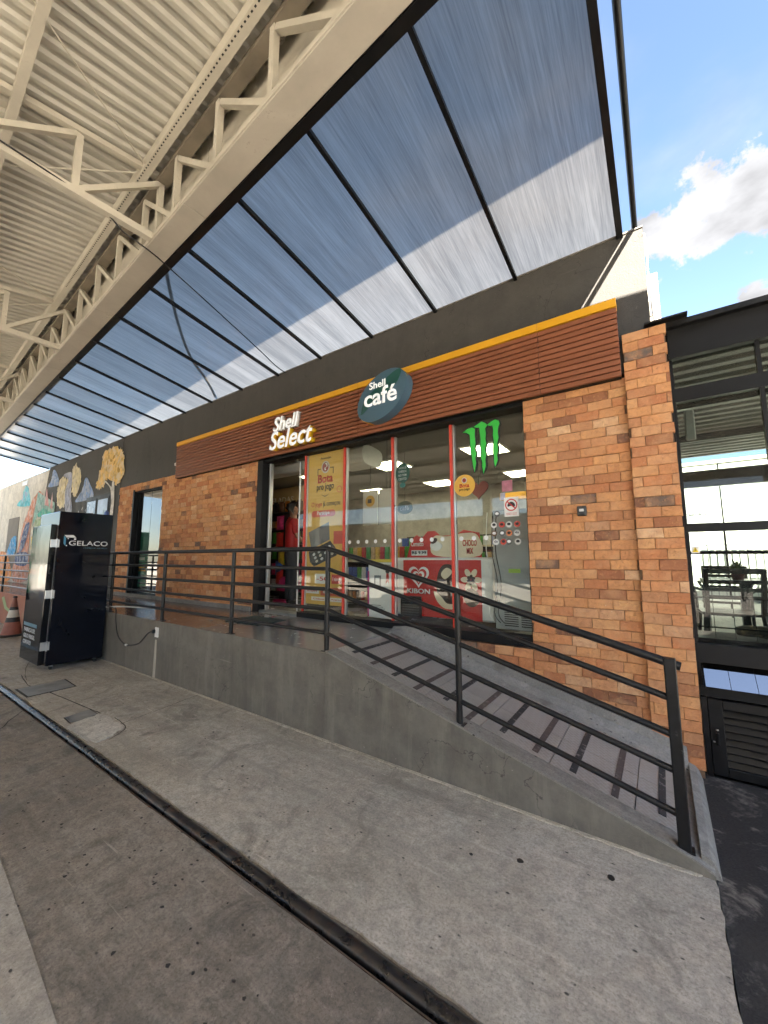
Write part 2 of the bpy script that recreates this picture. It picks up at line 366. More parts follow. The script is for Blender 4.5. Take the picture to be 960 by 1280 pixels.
def plaster(name, col, streak=.25, scale=5.0):
    g = G(name); v = g.pos(); n = g.noise(v, scale, 8, .7); s = g.noise(g.pos((1, 1, .10)), 7, 7, .68, .3); f = g.noise(v, 90, 4); sm = g.noise(v, 22, 6, .7)
    c = g.mix(g.rng(n, .36, .64), mul(col, .80), mul(col, 1.18)); c = g.mix(g.rng(s, .52, .66, 0, streak), c, mul(col, 1.75))
    c = g.mix(g.rng(g.noise(g.pos((1, 1, .22)), 1.7, 8, .72, .5), .52, .66, 0, .55), c, mul(col, .55))
    c = g.mix(g.rng(sm, .60, .72, 0, .35), c, mul(col, 1.6)); c = g.mix(g.rng(sm, .42, .30, 0, .4), c, mul(col, .6))
    scr = g.noise(g.pos((1.2, 1, 22), (0, R(18), 0)), 1.6, 4, .6, .3); c = g.mix(g.rng(scr, .69, .73, 0, .45), c, mul(col, 1.9))
    vc = g.n('TexVoronoi', feature='DISTANCE_TO_EDGE', Scale=1.3); dv = g.n('VectorMath', operation='ADD'); nv = g.n('TexNoise', Scale=3.0, Detail=6.0); g.set(nv.inputs['Vector'], v); g.set(dv.inputs[0], v); g.set(dv.inputs[1], nv.outputs['Color']); g.set(vc.inputs['Vector'], dv.outputs[0])
    c = g.mix(g.math('MULTIPLY', g.rng(vc.outputs['Distance'], .006, .003, 0, .7), g.rng(g.noise(v, 1.1, 2), .52, .56)), c, mul(col, .35))
    chip = g.noise(v, 34, 3, .6); c = g.mix(g.rng(chip, .72, .75, 0, .6), c, mul(col, 2.6))
    g.pbr(c, g.rng(n, .3, .7, .60, .8), 0, g.bump(g.math('ADD', f, g.math('MULTIPLY', n, 2)), .35, .008), .35); MATS[name] = g.m; return g.m
DARKWALL = plaster('dark grey plaster', (.052, .049, .044), .12)
KERBWALL = plaster('grey painted wall', (.145, .135, .115), .35)
PALEWALL = plaster('pale cream plaster', (.62, .58, .49), .1)
COURTWALL = plaster('pale green plaster', (.60, .63, .56), .1, 2)
INNER = plaster('inner wall paint', (.24, .225, .20), .05)

def steel_paint(name, col, rust=.5):
    g = G(name); v = g.pos(); n = g.noise(v, 2.2, 7, .65, .3); f = g.noise(v, 36, 5, .7); sp = g.noise(v, 95, 3, .6)
    c = g.mix(g.rng(n, .3, .7), mul(col, .86), mul(col, 1.1))
    c = g.mix(g.math('MULTIPLY', g.rng(n, .56, .72), g.rng(f, .54, .62, 0, rust)), c, (.11, .052, .026))
    c = g.mix(g.rng(sp, .70, .75, 0, rust*.7), c, (.10, .06, .04))
    g.pbr(c, .48, 0, g.bump(f, .06, .004), .45); MATS[name] = g.m; return g.m
TAN = steel_paint('tan painted steel', (.50, .46, .395), .8)
CREAM = steel_paint('cream painted steel', (.58, .54, .46), .4)
ROOFM = pm('ribbed roof sheet', (.60, .575, .515), .42, .09, 1.4, .03, 60, stain=(.34, .29, .22), sscale=1.1, slo=.58, shi=.80, samt=.45, spec=.5)
BLACKM = pm('black painted steel', (.006, .006, .0065), .38, .25, 12, .05, 140, spec=.3, stain=(.035, .033, .03), sscale=16, slo=.60, shi=.72, samt=.5)
BLACKF = pm('matt black frame', (.006, .006, .0065), .5, .2, 8, .03, spec=.22)
RAILM = pm('black railing paint', (.009, .0093, .010), .36, .3, 20, .10, 70, stain=(.10, .095, .09), sscale=30, slo=.64, shi=.72, samt=.6, spec=.3)
WOOD = pm('brown wood-look cladding', (.215, .072, .032), .42, .16, 3.0, .05, 60, vs=(.12, 1, 9), spec=.4)
YELLOW = pm('yellow trim paint', (.68, .335, .012), .4, .08, 3, .0)
WHITE = flat('white plastic', (.72, .72, .70), .35)
REDP = flat('red plastic', (.52, .018, .014), .3)
REDS = flat('red strip', (.60, .045, .025), .4)
ALU = pm('brushed aluminium', (.55, .56, .57), .35, .08, 6, .03, metal=.85)
NAVY = pm('glossy black enamel', (.0045, .006, .011), .10, .2, 5, .012, 30, spec=.22, stain=(.014, .016, .02), sscale=22, slo=.68, shi=.72, samt=.35)
NAVYD = pm('mirror black door', (.004, .005, .007), .06, .2, 5, .02, 9, spec=.3)
GREENL = flat('lime green film', (.035, .50, .06), .45)
INKB = flat('black print', (.012, .012, .013), .5)
GOLD = flat('mustard print', (.62, .36, .055), .5)
DKGREEN = flat('dark green print', (.012, .06, .045), .5)
SKIN = flat('skin', (.33, .17, .105), .5)

# ------------------------------------------------------------------ ground
struct(MB().box(-160, 160, -160, 160, -.5, -.12).build('ground', GROUND))
# forecourt slab on the camera side of the channel, with a broken edge
def edge_line(x0, x1, y, amp, step, sd):
    pts = []; x = x0
    while x < x1:
        k = mnoise.noise(Vector((x*3.1, sd, 0)))*amp + mnoise.noise(Vector((x*14, sd+5, 0)))*amp*.55
        pts.append((x, y + k)); x += step
    pts.append((x1, y)); return pts
fe = edge_line(-26, .13, 1.285, .006, .05, 2.0)
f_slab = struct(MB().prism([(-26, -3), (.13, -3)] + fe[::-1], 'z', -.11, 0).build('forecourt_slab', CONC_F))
ae = edge_line(-26, .11, 1.385, .016, .03, 7.0)
right_edge = [(.11 + mnoise.noise(Vector((0, y*2.5, 3)))*.014 + mnoise.noise(Vector((0, y*11, 3)))*.012, y) for y in [1.43 + .06*i for i in range(19)]] + [(.10, 2.58)]
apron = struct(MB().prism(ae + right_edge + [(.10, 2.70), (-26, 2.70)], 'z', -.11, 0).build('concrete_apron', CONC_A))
struct(MB().prism([(x, y+.004) for x, y in [(a, b-.022) for a, b in ae]] + [(x, y+.012) for x, y in ae][::-1], 'z', -.109, -.010).build('broken_edge', CONC_F, apron))
struct(MB().prism([(-26, -12), (-.2, -12), (-1.71, .58), (-2.82, .645), (-26, 1.9)][:2] + [(-.15, -4), (-1.44, .0), (-2.82, .62), (-4.2, .70), (-26, -3.5)], 'z', .0, .004).build('pale_slab', CONC_P)) if False else None
pale = struct(MB().prism([(-1.1, -.35), (-1.70, .58), (-2.14, .612), (-2.84, .655), (-5.0, .60), (-5.0, -.35)], 'z', .0005, .004).build('pale_slab', CONC_P))
struct(MB().box(.115, 3.2, -1.6, 3.80, -.119, -.022).build('black_paving', ASPH))
struct(MB().box(-26, .12, 1.30, 1.372, -.119, -.075).build('channel_bed', MORTAR))
# steel pipe lying in the channel
tr = empty('drain_channel', (0, 1.335, 0), 0, 'long dark steel pipe set in the floor channel across the concrete', 'drain')
random.seed(3)
segs = [-26, -14, -9.2, -6.45, -3.6, .1]
for a, b in zip(segs, segs[1:]):
    MB().tube([(a+.004, .012, -.022), (b-.004, .012, -.022)], .032, 14).build('pipe', pm('worn steel', (.035, .033, .034), .30, .4, 14, .12, 60, metal=.55, stain=(.12, .07, .045), sscale=9, slo=.52, shi=.7, samt=.7), tr, True)
MB().box(-26, .10, -.044, -.038, -.07, -.004).build('edge_angle', pm('rusty steel', (.11, .075, .055), .75, .4, 22, .2, 70, metal=.2), tr)
# access covers, repair patch, joints and cracks in the apron
COVER = pm('worn steel plate', (.25, .25, .24), .5, .3, 7, .2, 40, metal=.15, stain=(.12, .11, .10), sscale=6)
DARKJ = pm('dirt filled joint', (.04, .036, .032), .95, .3, 20, .2)
for pts in ([(-6.2, 1.43), (-5.78, 1.43), (-5.80, 1.85), (-6.22, 1.87)], [(-4.74, 1.46), (-4.53, 1.45), (-4.58, 1.67), (-4.78, 1.67)]):
    c = MB().prism(pts, 'z', .001, .007).build('access_cover', COVER, apron)
    cx = sum(p[0] for p in pts)/4; cy = sum(p[1] for p in pts)/4
    MB().prism([((p[0]-cx)*1.09+cx, (p[1]-cy)*1.09+cy) for p in pts], 'z', .0006, .0035).build('cover_rim', DARKJ, c)
pp = spline([(-4.46, 1.40), (-4.2, 1.405), (-3.95, 1.41), (-3.90, 1.50), (-3.98, 1.62), (-4.06, 1.70), (-4.25, 1.69), (-4.52, 1.71), (-4.56, 1.58)], 6)
MB().prism([(x + mnoise.noise(Vector((x*20, y*20, 0)))*.05, y + mnoise.noise(Vector((x*20, y*20, 9)))*.035) for x, y in pp], 'z', .0006, .006).build('repair_patch', concrete('patch concrete', (.66, .63, .57), (.46, .43, .38), (.55, .51, .45), .6, 8.), apron)
def crack(pts, w, parent, name='crack'):
    pts = spline(pts, 6, False); l = []; r = []
    for i, (x, y) in enumerate(pts):
        k = mnoise.noise(Vector((x*9, y*9, 4)))*.012; ww = w*(.6+.8*random.random())
        l.append((x+k, y+k+ww)); r.append((x+k, y+k-ww))
    MB().prism(l + r[::-1], 'z', .0004, .0022).build(name, DARKJ, parent)
crack([(-4.32, 2.54), (-4.25, 2.2), (-4.18, 1.86), (-4.15, 1.70)], .004, apron, 'joint')
crack([(-6.9, 1.62), (-6.3, 1.55), (-5.7, 1.62), (-4.85, 1.68), (-4.6, 1.70)], .004, apron)
crack([(-4.35, 1.74), (-4.02, 1.69), (-3.88, 1.52)], .003, apron)
crack([(-7.9, 1.95), (-7.2, 1.72), (-6.6, 1.60)], .0025, apron)
crack([(-5.3, 1.27), (-4.78, .95), (-4.3, .55)], .004, f_slab, 'joint')
STAIN = flat('black gum', (.012, .012, .012), .5)
for i, (x, y, r) in enumerate([(-.90, 2.05, .009), (-.68, 2.15, .014), (-.30, 2.29, .017), (-2.6, 1.9, .009), (-3.3, 2.1, .009), (-1.5, .92, .006), (-.95, .98, .008)]):
    bl = spline([(x + r*(.7+.6*random.random())*math.cos(a), y + r*(.7+.6*random.random())*math.sin(a)) for a in [k*math.pi/3 for k in range(6)]], 3)
    MB().prism(bl, 'z', .0006, .003).build('gum_spot', STAIN, apron if y > 1.4 else f_slab)
# chips broken out of the forecourt slab
random.seed(12)
for i in range(70):
    x = -3.6 + 3.2*random.random(); y = .70 + .55*random.random()
    if x < -1.6 and y < .66: continue
    r = .003 + .006*random.random(); a0 = random.random()*3
    MB().prism([(x + r*(1.7 if k % 2 else .8)*math.cos(a0+k*1.26)*.8, y + r*random.uniform(.6, 1.5)*math.sin(a0+k*1.26)) for k in range(5)], 'z', .0005, .0016).build('chip', DARKJ, f_slab)

# ------------------------------------------------------------------ raised walkway and ramp
RX0, RX1, RZ0 = -2.42, .02, .705
def ramp_z(x): return RZ0 - (x - RX0)*(RZ0 - .055)/(RX1 - RX0)
def glossy_floor():
    g = G('polished brown floor paint'); v = g.pos(); n = g.noise(v, 2.5, 7, .65); m = g.noise(v, 11, 6, .7)
    c = g.mix(g.rng(n, .35, .7), (.145, .095, .072), (.20, .15, .12)); c = g.mix(g.rng(m, .55, .7, 0, .5), c, (.20, .19, .175))
    # worn to bare grey near the door
    s = g.n('SeparateXYZ'); g.set(s.inputs[0], g.n('NewGeometry').outputs['Position'])
    c = g.mix(g.rng(g.math('ADD', s.outputs[0], g.math('MULTIPLY', n, 1.2)), -4.6, -3.4), c, (.25, .25, .235))
    g.pbr(c, g.rng(m, .35, .7, .10, .30), 0, g.bump(m, .04, .004), .5); return g.m
PLAT = glossy_floor()
walk = struct(MB().prism([(2.575, .700), (3.70, .735), (3.70, -.1), (2.575, -.1)], 'x', -26, RX0).build('raised_walkway', PLAT))
wf = struct(MB().prism([(2.555, -.1), (2.574, -.1), (2.574, .698), (2.566, .704), (2.555, .697)], 'x', -9.0, RX0-.0).build('retaining_wall', KERBWALL))
wf['label'] = 'grey painted front wall of the raised walkway'
wf2 = struct(MB().prism([(2.555, -.1), (2.574, -.1), (2.574, .698), (2.566, .704), (2.555, .697)], 'x', -26, -9.002).build('retaining_wall', pm('faded terracotta paint', (.34, .14, .09), .8, .2, 3, .1, stain=(.42, .30, .22), sscale=2)))
MB().prism([(-12.9, .62), (-12.6, .40), (-12.3, .35), (-12.3, .28), (-12.75, .34), (-13.1, .58)], 'y', 2.549, 2.553).build('painted_leaf', flat('pale green paint', (.30, .42, .22), .8), wf2)
# strip of bare plaster left by the cable chase
MB().prism([(-5.415, .0), (-5.355, .0), (-5.36, .30), (-5.372, .47), (-5.408, .47), (-5.412, .25)], 'y', 2.551, 2.5545).build('plaster_streak', flat('bare plaster', (.40, .37, .31), .9), wf)
fl = [(x, 2.5535) for x in (-6.8, .06)]
fe_ = [(-6.8 + .04*i, 2.545 - .012 - .022*abs(mnoise.noise(Vector((i*.16, 1, 0)))) - .012*mnoise.noise(Vector((i*.7, 4, 0)))) for i in range(172)]
MB().prism(fe_ + fl[::-1], 'z', .0005, .006).build('cement_spill', concrete('spilled cement', (.62, .57, .48), (.42, .38, .31), (.52, .47, .38), .5, 4.), apron)
# ramp: side wall, surface tiles, anti-slip strips, kerbs
ramp = empty('access_ramp', (0, 0, 0), 0, 'tiled grey access ramp with dark anti-slip strips running down to the black paving', 'ramp')
xs = [RX0 + .002 + (RX1-RX0)*i/24 for i in range(25)] + [.06, .095, .11]
def rz(x): return max(ramp_z(min(x, RX1)) - max(0, (x-RX1))*.45, 0.0)
side = [(xs[0], -.1)] + [(x, -.1) for x in (xs[-1],)] + [(x, rz(x)+.002) for x in xs[::-1]]
MB().prism(side, 'y', 2.555, 2.60).build('side_wall', KERBWALL, ramp)
cap = [(x, rz(x)+.003) for x in xs] + [(x, rz(x)+.013) for x in xs[::-1]]
MB().prism(cap, 'y', 2.556, 2.70).build('edge_strip', CONC_R, ramp)
MB().prism([(xs[0], -.1), (xs[-1], -.1)] + [(x, rz(x)) for x in xs[::-1]], 'y', 2.6005, 3.70).build('bed', CONC_R, ramp)
def tile_mat():
    g = G('textured ramp tile'); v = g.pos((1, 1, 0), (0, 0, R(38)))
    ch = g.n('TexBrick', offset=.5); ch.inputs['Scale'].default_value = 9; ch.inputs['Mortar Size'].default_value = .035; ch.inputs['Color1'].default_value = (1, 1, 1, 1); ch.inputs['Color2'].default_value = (.93, .93, .93, 1); ch.inputs['Mortar'].default_value = (0, 0, 0, 1)
    g.set(ch.inputs['Vector'], v); n = g.noise(g.pos(), 9, 7, .7)
    c = g.mix(g.rng(n, .3, .7), (.23, .215, .195), (.32, .30, .275)); c = g.mix(g.math('MULTIPLY', g.rng(ch.outputs['Fac'], 0, 1, 0, .55), g.rng(g.noise(g.pos(), 2.2, 5), .40, .56)), c, (.36, .35, .33))
    g.pbr(c, g.rng(n, .3, .7, .35, .55), 0, g.bump(ch.outputs['Fac'], .35, .006), .5); return g.m
TILE = tile_mat()
tx = RX0 + .01; k = 0
while tx < RX1 - .05:
    x2 = min(tx + .44, RX1)
    for (y0, y1) in ((2.705, 3.11), (3.116, 3.53)):
        MB().prism([(tx, rz(tx)+.004), (x2-.006, rz(x2-.006)+.004), (x2-.006, rz(x2-.006)+.012), (tx, rz(tx)+.012)], 'y', y0, y1).build('tile', TILE, ramp)
    tx = x2
STRIP = pm('worn anti-slip tape', (.028, .026, .026), .8, .3, 40, .2, 120, stain=(.19, .17, .16), sscale=26, slo=.56, shi=.62, samt=.8)
STRIP2 = pm('brown anti-slip tape', (.075, .058, .052), .75, .3, 40, .2, 120, stain=(.16, .14, .13), sscale=20, slo=.58, shi=.64, samt=.8)
for i in range(11):
    x = -2.28 + i*.219; w = .018
    a, b = (2.77, 3.50) if i % 2 == 0 else (2.72, 3.50)
    MB().prism([(x-w, rz(x-w)+.0125), (x+w, rz(x+w)+.0125), (x+w, rz(x+w)+.0165), (x-w, rz(x-w)+.0165)], 'y', a + .03*math.sin(i*2.1), b).build('grip_strip', STRIP if i % 2 == 0 else STRIP2, ramp)
# inner kerb against the brick wall (concave fillet) with a raised lip
prof = lambda x: [(3.54, rz(x)+.002), (3.60, rz(x)+.028), (3.655, rz(x)+.075), (3.672, rz(x)+.135), (3.70, rz(x)+.135), (3.70, rz(x)-.03)]
m = MB(); kx = [-2.46 + (2.46+.06)*i/18 for i in range(19)]
for x in kx:
    f = min(1, max(0, (x+2.46)/.35)); p = prof(max(x, RX0)); m.v += [(x, y, z if f >= 1 else (.735 + (z-.735)*(.3+.7*f))) for y, z in p]
for i in range(len(kx)-1):
    for j in range(6): m.f.append((i*6+j, i*6+(j+1) % 6, (i+1)*6+(j+1) % 6, (i+1)*6+j))
m.f += [tuple(range(6)), tuple(range(len(kx)*6-1, len(kx)*6-7, -1))]
m.build('inner_kerb', CONC_R, ramp)
MB().prism([(.062, -.02), (.135, -.02), (.118, .035), (.10, .06), (.062, .075)], 'y', 2.60, 3.66).build('nose', CONC_R, ramp)
# skirting along the walkway wall
struct(MB().box(-9.9, -5.02, 3.682, 3.712, .735, .80).build('skirting', CONC_R))
tag(MB().cbox(-4.62, -3.95, 3.02, 3.46, .716, .732, .004).build('door_mat', pm('green rubber mat', (.02, .035, .03), .95, .4, 60, .5, 200)), 'dark green doormat lying on the walkway before the shop door', 'mat')

# ------------------------------------------------------------------ brick walls
BL, BH, DEP = .186, .0808, .05
def brick_meshes():
    out = []
    for i in range(8):
        rnd = random.Random(40+i); l, h = .182, .0786; b = .003
        m = MB(); J = lambda a: a + rnd.uniform(-.0030, .0030)
        back = [(-l/2, DEP, -h/2), (l/2, DEP, -h/2), (l/2, DEP, h/2), (-l/2, DEP, h/2)]
        mid = [(J(x), .004, J(z)) for x, _, z in back]
        fr = [(J(sx*(l/2-b)), rnd.uniform(-.0015, .0015), J(sz*(h/2-b))) for sx, sz in ((-1, -1), (1, -1), (1, 1), (-1, 1))]
        cen = [(0, rnd.uniform(-.003, .001), J(0))]
        m.add(back + mid + fr + cen, [(0, 1, 5, 4), (1, 2, 6, 5), (2, 3, 7, 6), (3, 0, 4, 7), (4, 5, 9, 8), (5, 6, 10, 9), (6, 7, 11, 10), (7, 4, 8, 11), (8, 9, 12), (9, 10, 12), (10, 11, 12), (11, 8, 12)])
        me = m.mesh('brick'); me.materials.append(BRICK); out.append(me)
    return out
BRM = brick_meshes()
def lay(parent, x0, x1, z0, z1, yf, holes=(), low=None, limit=300, seed=1, near=0.0):
    """courses of stretchers; every brick its own object, those past the limit joined"""
    rnd = random.Random(seed); items = []
    n = round((z1-z0)/BH); 
    for r in range(n):
        zc = z0 + (r+.5)*(z1-z0)/n; off = (rnd.uniform(.3, .7) if r % 2 else rnd.uniform(-.1, .1))*BL
        x = x0 - off if off > 0 else x0 - BL - off
        while x < x1:
            L = BL*rnd.uniform(.93, 1.07); a, b = max(x, x0), min(x+L, x1); x += L
            spans = [(a, b)]
            for hx0, hx1, hz0, hz1 in holes:
                if hz0 < zc < hz1:
                    ns = []
                    for p, q in spans:
                        if q <= hx0 or p >= hx1: ns.append((p, q))
                        else:
                            if p < hx0: ns.append((p, hx0))
                            if q > hx1: ns.append((hx1, q))
                    spans = ns
            for p, q in spans:
                if q-p < .02: continue
                if low and zc + BH*.5 < low((p+q)/2): continue
                items.append(((p+q)/2, zc, q-p))
    items.sort(key=lambda t: (t[0]-near)**2)
    hh = (z1-z0)/n/.0808; joined = MB()
    for i, (x, z, L) in enumerate(items):
        me = rnd.choice(BRM); y = yf + rnd.uniform(-.004, .004)
        if i < limit:
            o = bpy.data.objects.new('brick', me); COL.objects.link(o); o.parent = parent
            o.location = (x, y, z); o.scale = ((L-.0025)/.182, 1, hh); o.rotation_euler = (rnd.uniform(-.012, .012), rnd.uniform(-.006, .006), rnd.uniform(-.012, .012))
        else:
            sx = (L-.0025)/.182; joined.add([(v.co.x*sx + x, v.co.y + y, v.co.z*hh + z) for v in me.vertices], [tuple(p.vertices) for p in me.polygons])
    if joined.v: joined.build('far_bricks', BRICK, parent)['kind'] = 'stuff'
    return len(items)

YF = 3.713
bw = empty('brick_wall', (-7, 3.75, .74), 0, 'orange brick wall between the narrow window and the shop door', 'wall')
def rel(o): return o
bw.location = (0, 0, 0)
m = MB().box(-9.98, -9.26, 3.724, 3.93, .70, 3.11).box(-9.26, -7.98, 3.724, 3.93, 2.99, 3.11).box(-7.98, -4.99, 3.724, 3.93, .70, 3.05)
m.build('mortar_bed', MORTAR, bw)
lay(bw, -9.98, -4.995, .74, 3.115, YF, [(-9.26, -7.98, .5, 2.985)], seed=5, near=-5)
bw2 = empty('brick_wall', (0, 0, 0), 0, 'orange brick wall panel right of the shop window, above the ramp', 'wall')
MB().box(-.985, -.14, 3.724, 3.93, -.1, 3.02).box(-2.3, -.985, 3.724, 3.93, -.1, .70).build('mortar_bed', MORTAR, bw2)
lay(bw2, -.985, -.142, .05, 3.02, YF, low=lambda x: rz(x)+.06, seed=8)
lay(bw2, -2.2, -.987, .215, .70, YF, low=lambda x: rz(x)+.06, seed=9)
pier = empty('brick_pier', (0, 0, 0), 0, 'tall narrow brick pier at the right end of the shop front', 'pier')
MB().box(-.139, .150, 3.688, 3.95, -.1, 3.375).build('mortar_bed', MORTAR, pier)
lay(pier, -.142, .160, .03, 3.375, 3.675, low=lambda x: .03, seed=21)
sw = tag(empty('wall_switch', (-.525, 3.706, 1.91)), 'small black bell box fixed on the orange brick wall', 'switch')
MB().cbox(-.036, .036, -.028, .003, -.042, .042, .006).build('case', pm('scuffed black plastic', (.03, .03, .03), .4, .4, 30, .1), sw)
MB().cbox(-.018, .018, -.036, -.027, -.006, .018, .003).build('button', ALU, sw)
MB().cbox(-.020, .020, -.034, -.027, -.034, -.010, .003).build('lens', INKB, sw)

# ------------------------------------------------------------------ shop building
bld = empty('convenience_store_building', (0, 0, 0), 0, 'dark grey shop building with a deep plain fascia under the clear awning', 'building')
MB().box(-9.979, .066, 3.72, 3.93, 3.052, 4.30).build('fascia_wall', DARKWALL, bld)
MB().prism([(-10, 4.301), (.068, 4.301), (.068, 4.315), (-10, 4.315)], 'y', 3.71, 3.94).build('coping', KERBWALL, bld)
MB().box(-.14, .145, 3.951, 9.4, -.1, 4.0).build('side_wall', PALEWALL, bld)
MB().box(-8.8, -.141, 9.25, 9.4, .3, 3.6).build('back_wall', INNER, bld)
MB().box(-8.8, -8.65, 3.931, 9.249, .3, 3.6).build('inner_wall', INNER, bld)
MB().box(-.95, -.142, 3.931, 9.249, .3, 3.6).build('inner_wall', INNER, bld)
MB().box(-8.649, -.951, 3.91, 9.249, .3, .758).build('floor', pm('shop floor tile', (.30, .28, .25), .25, .1, 3, .0), bld)
MB().box(-8.649, -.951, 3.931, 9.249, 3.32, 3.40).build('ceiling', pm('grey ceiling board', (.16, .155, .145), .8, .1, 2, .05), bld)
MB().box(-10, .1, 3.941, 9.4, 3.61, 3.75).build('roof_slab', KERBWALL, bld)
PANEL = emit('ceiling light panel', (1.0, .90, .60), 2.2)
for x in (-2.25, -4.15, -6.05):
    for y in (6.1, 8.25):
        t = tag(empty('ceiling_light', (x, y, 3.32)), ['square', 'square'][0] + ' lit ceiling panel ' + {-2.25: 'above the stickered window pane', -4.15: 'above the middle window pane', -6.05: 'above the shop doorway'}[x] + (', front row' if y < 7 else ', back row'), 'ceiling light', 'lit panels in the shop ceiling')
        MB().cbox(-.33, .33, -.33, .33, -.03, -.001, .006).build('frame', WHITE, t)
        MB().box(-.30, .30, -.30, .30, -.034, -.0305).build('diffuser', PANEL, t)

# mural wall to the left and the pale wall beyond
mw = empty('mural_wall', (0, 0, 0), 0, 'dark grey wall painted with trees, clouds and a bird beside the brickwork', 'wall')
MB().box(-15.2, -9.982, 3.715, 3.93, .6, 4.30).build('wall', DARKWALL, mw)
pw = empty('cream_wall', (0, 0, 0), 0, 'pale cream wall with mural painting at the far left end', 'wall')
MB().box(-27, -15.203, 3.712, 3.93, .6, 4.25).build('wall', PALEWALL, pw)
MB().prism([(-15.204, 4.25), (-15.204, .74), (-16.2, .74), (-15.7, 2.4)], 'y', 3.709, 3.7118).build('grey_paint_edge', DARKWALL, pw)
MB().box(-19.3, -17.95, 3.704, 3.7115, 1.2, 2.95).build('door_recess_shade', pm('doorway shade colour', (.20, .18, .15), .8), pw)  # flat panel; the shade of the recess is put into its colour
MB().cbox(-18.0, -17.4, 3.69, 3.7115, 4.02, 4.16, .004).build('vent', WHITE, pw)
MURAL = [
   ('sky_cloud', 'turq', [(-18.4, 3.36), (-18.14, 3.53), (-17.82, 3.55), (-17.84, 3.8), (-17.6, 3.99), (-17.25, 3.88), (-17.06, 3.64), (-16.88, 3.4), (-17.02, 3.25)]) ,
   ('sky_cloud', 'blue', [(-15.2, 3.71), (-14.94, 3.88), (-14.85, 4.16), (-14.59, 4.11), (-14.28, 3.85), (-14.23, 3.66), (-14.69, 3.65)]) ,
   ('sky_cloud', 'blue', [(-12.73, 3.02), (-12.53, 3.18), (-12.28, 3.32), (-12.2, 3.56), (-12.03, 3.6), (-11.75, 3.37), (-11.54, 3.18), (-11.54, 3.02), (-12.02, 3.0)]) ,
   ('foliage', 'cream', [(-14.09, 3.0), (-14.27, 3.41), (-14.14, 3.75), (-13.82, 3.81), (-13.47, 3.71), (-13.43, 3.36), (-13.6, 3.0)]) ,
   ('foliage', 'cream', [(-13.05, 3.29), (-13.19, 3.83), (-13.01, 4.1), (-12.62, 3.9), (-12.47, 3.52), (-12.72, 3.18)]) ,
   ('foliage', 'cream', [(-14.03, 3.0), (-14.06, 3.27), (-13.62, 3.27), (-13.58, 2.96)]) ,
   ('foliage', 'ochre', [(-11.34, 3.26), (-11.34, 3.42), (-11.16, 3.74), (-11.07, 4.06), (-10.69, 4.15), (-10.15, 4.08), (-9.9, 3.85), (-9.82, 3.43), (-10.13, 3.19), (-10.37, 3.31), (-10.77, 3.39), (-10.97, 3.22)]) ,
   ('trunk', 'white', [(-10.88, 3.37), (-10.76, 3.36), (-10.44, 3.19), (-10.41, 3.3), (-10.29, 3.27), (-10.22, 2.83), (-10.24, 2.44), (-10.38, 2.45), (-10.39, 2.84), (-10.51, 3.17)]) ,
   ('bird', 'greyblue', [(-13.85, 3.89), (-13.27, 3.91), (-13.11, 3.7), (-13.11, 3.33), (-12.91, 2.77), (-13.38, 2.8), (-13.59, 3.38), (-13.42, 3.7)]) ,
   ('tower', 'salmon', [(-17.75, 1.74), (-17.35, 2.71), (-16.58, 3.46), (-15.96, 3.66), (-15.51, 3.49), (-16.23, 3.25), (-16.53, 2.5), (-16.45, 1.52), (-17.66, 1.52)]) ,
   ('tower', 'teal', [(-16.09, 3.63), (-14.36, 3.14), (-14.31, 2.78), (-15.89, 2.85), (-16.38, 2.49)]) ,
   ('tower', 'pink', [(-15.29, 3.14), (-15.25, 3.67), (-14.85, 3.06)]) ,
   ('tower', 'pink', [(-14.76, 3.01), (-14.66, 3.49), (-14.5, 2.95)]) ,
   ('tower', 'green2', [(-15.9, 2.89), (-15.37, 3.06), (-14.54, 2.84), (-14.6, 2.76), (-15.8, 2.8)]) ,
   ('face', 'green', [(-16.15, 2.23), (-16.05, 2.73), (-14.24, 2.74), (-14.13, 2.2)]) ,
   ('face', 'yellow', [(-16.21, 1.81), (-16.28, 2.21), (-14.24, 2.18), (-14.22, 1.74)]) ,
   ('figure', 'salmon', [(-17.94, 0.83), (-17.72, 1.65), (-16.46, 1.73), (-16.29, 0.87)]) ,
   ('figure', 'darkblue', [(-17.75, 1.34), (-17.73, 1.7), (-16.49, 1.69), (-16.52, 1.31)]) ,
   ('figure', 'orange', [(-20.76, 0.74), (-21.22, 1.67), (-20.05, 1.77), (-19.3, 1.76), (-18.68, 1.56), (-18.19, 0.82)]) ,
   ('figure', 'blue2', [(-18.98, 1.66), (-18.77, 1.99), (-18.46, 2.26), (-17.95, 2.24), (-17.91, 1.74), (-18.36, 1.61)]) ,
   ('figure', 'darkblue', [(-17.45, 1.78), (-17.18, 2.48), (-16.81, 2.69), (-16.59, 2.59), (-16.81, 2.08), (-17.14, 1.78)]) ,
]
MC = {'turq': (.10, .47, .55), 'blue': (.20, .30, .52), 'cream': (.66, .56, .36), 'ochre': (.62, .42, .15), 'white': (.55, .54, .52), 'greyblue': (.30, .33, .44), 'salmon': (.50, .22, .14),
      'teal': (.22, .40, .36), 'pink': (.50, .27, .27), 'green2': (.07, .38, .30), 'green': (.28, .38, .22), 'yellow': (.62, .47, .12), 'darkblue': (.06, .09, .19), 'orange': (.72, .24, .04), 'blue2': (.05, .26, .50)}
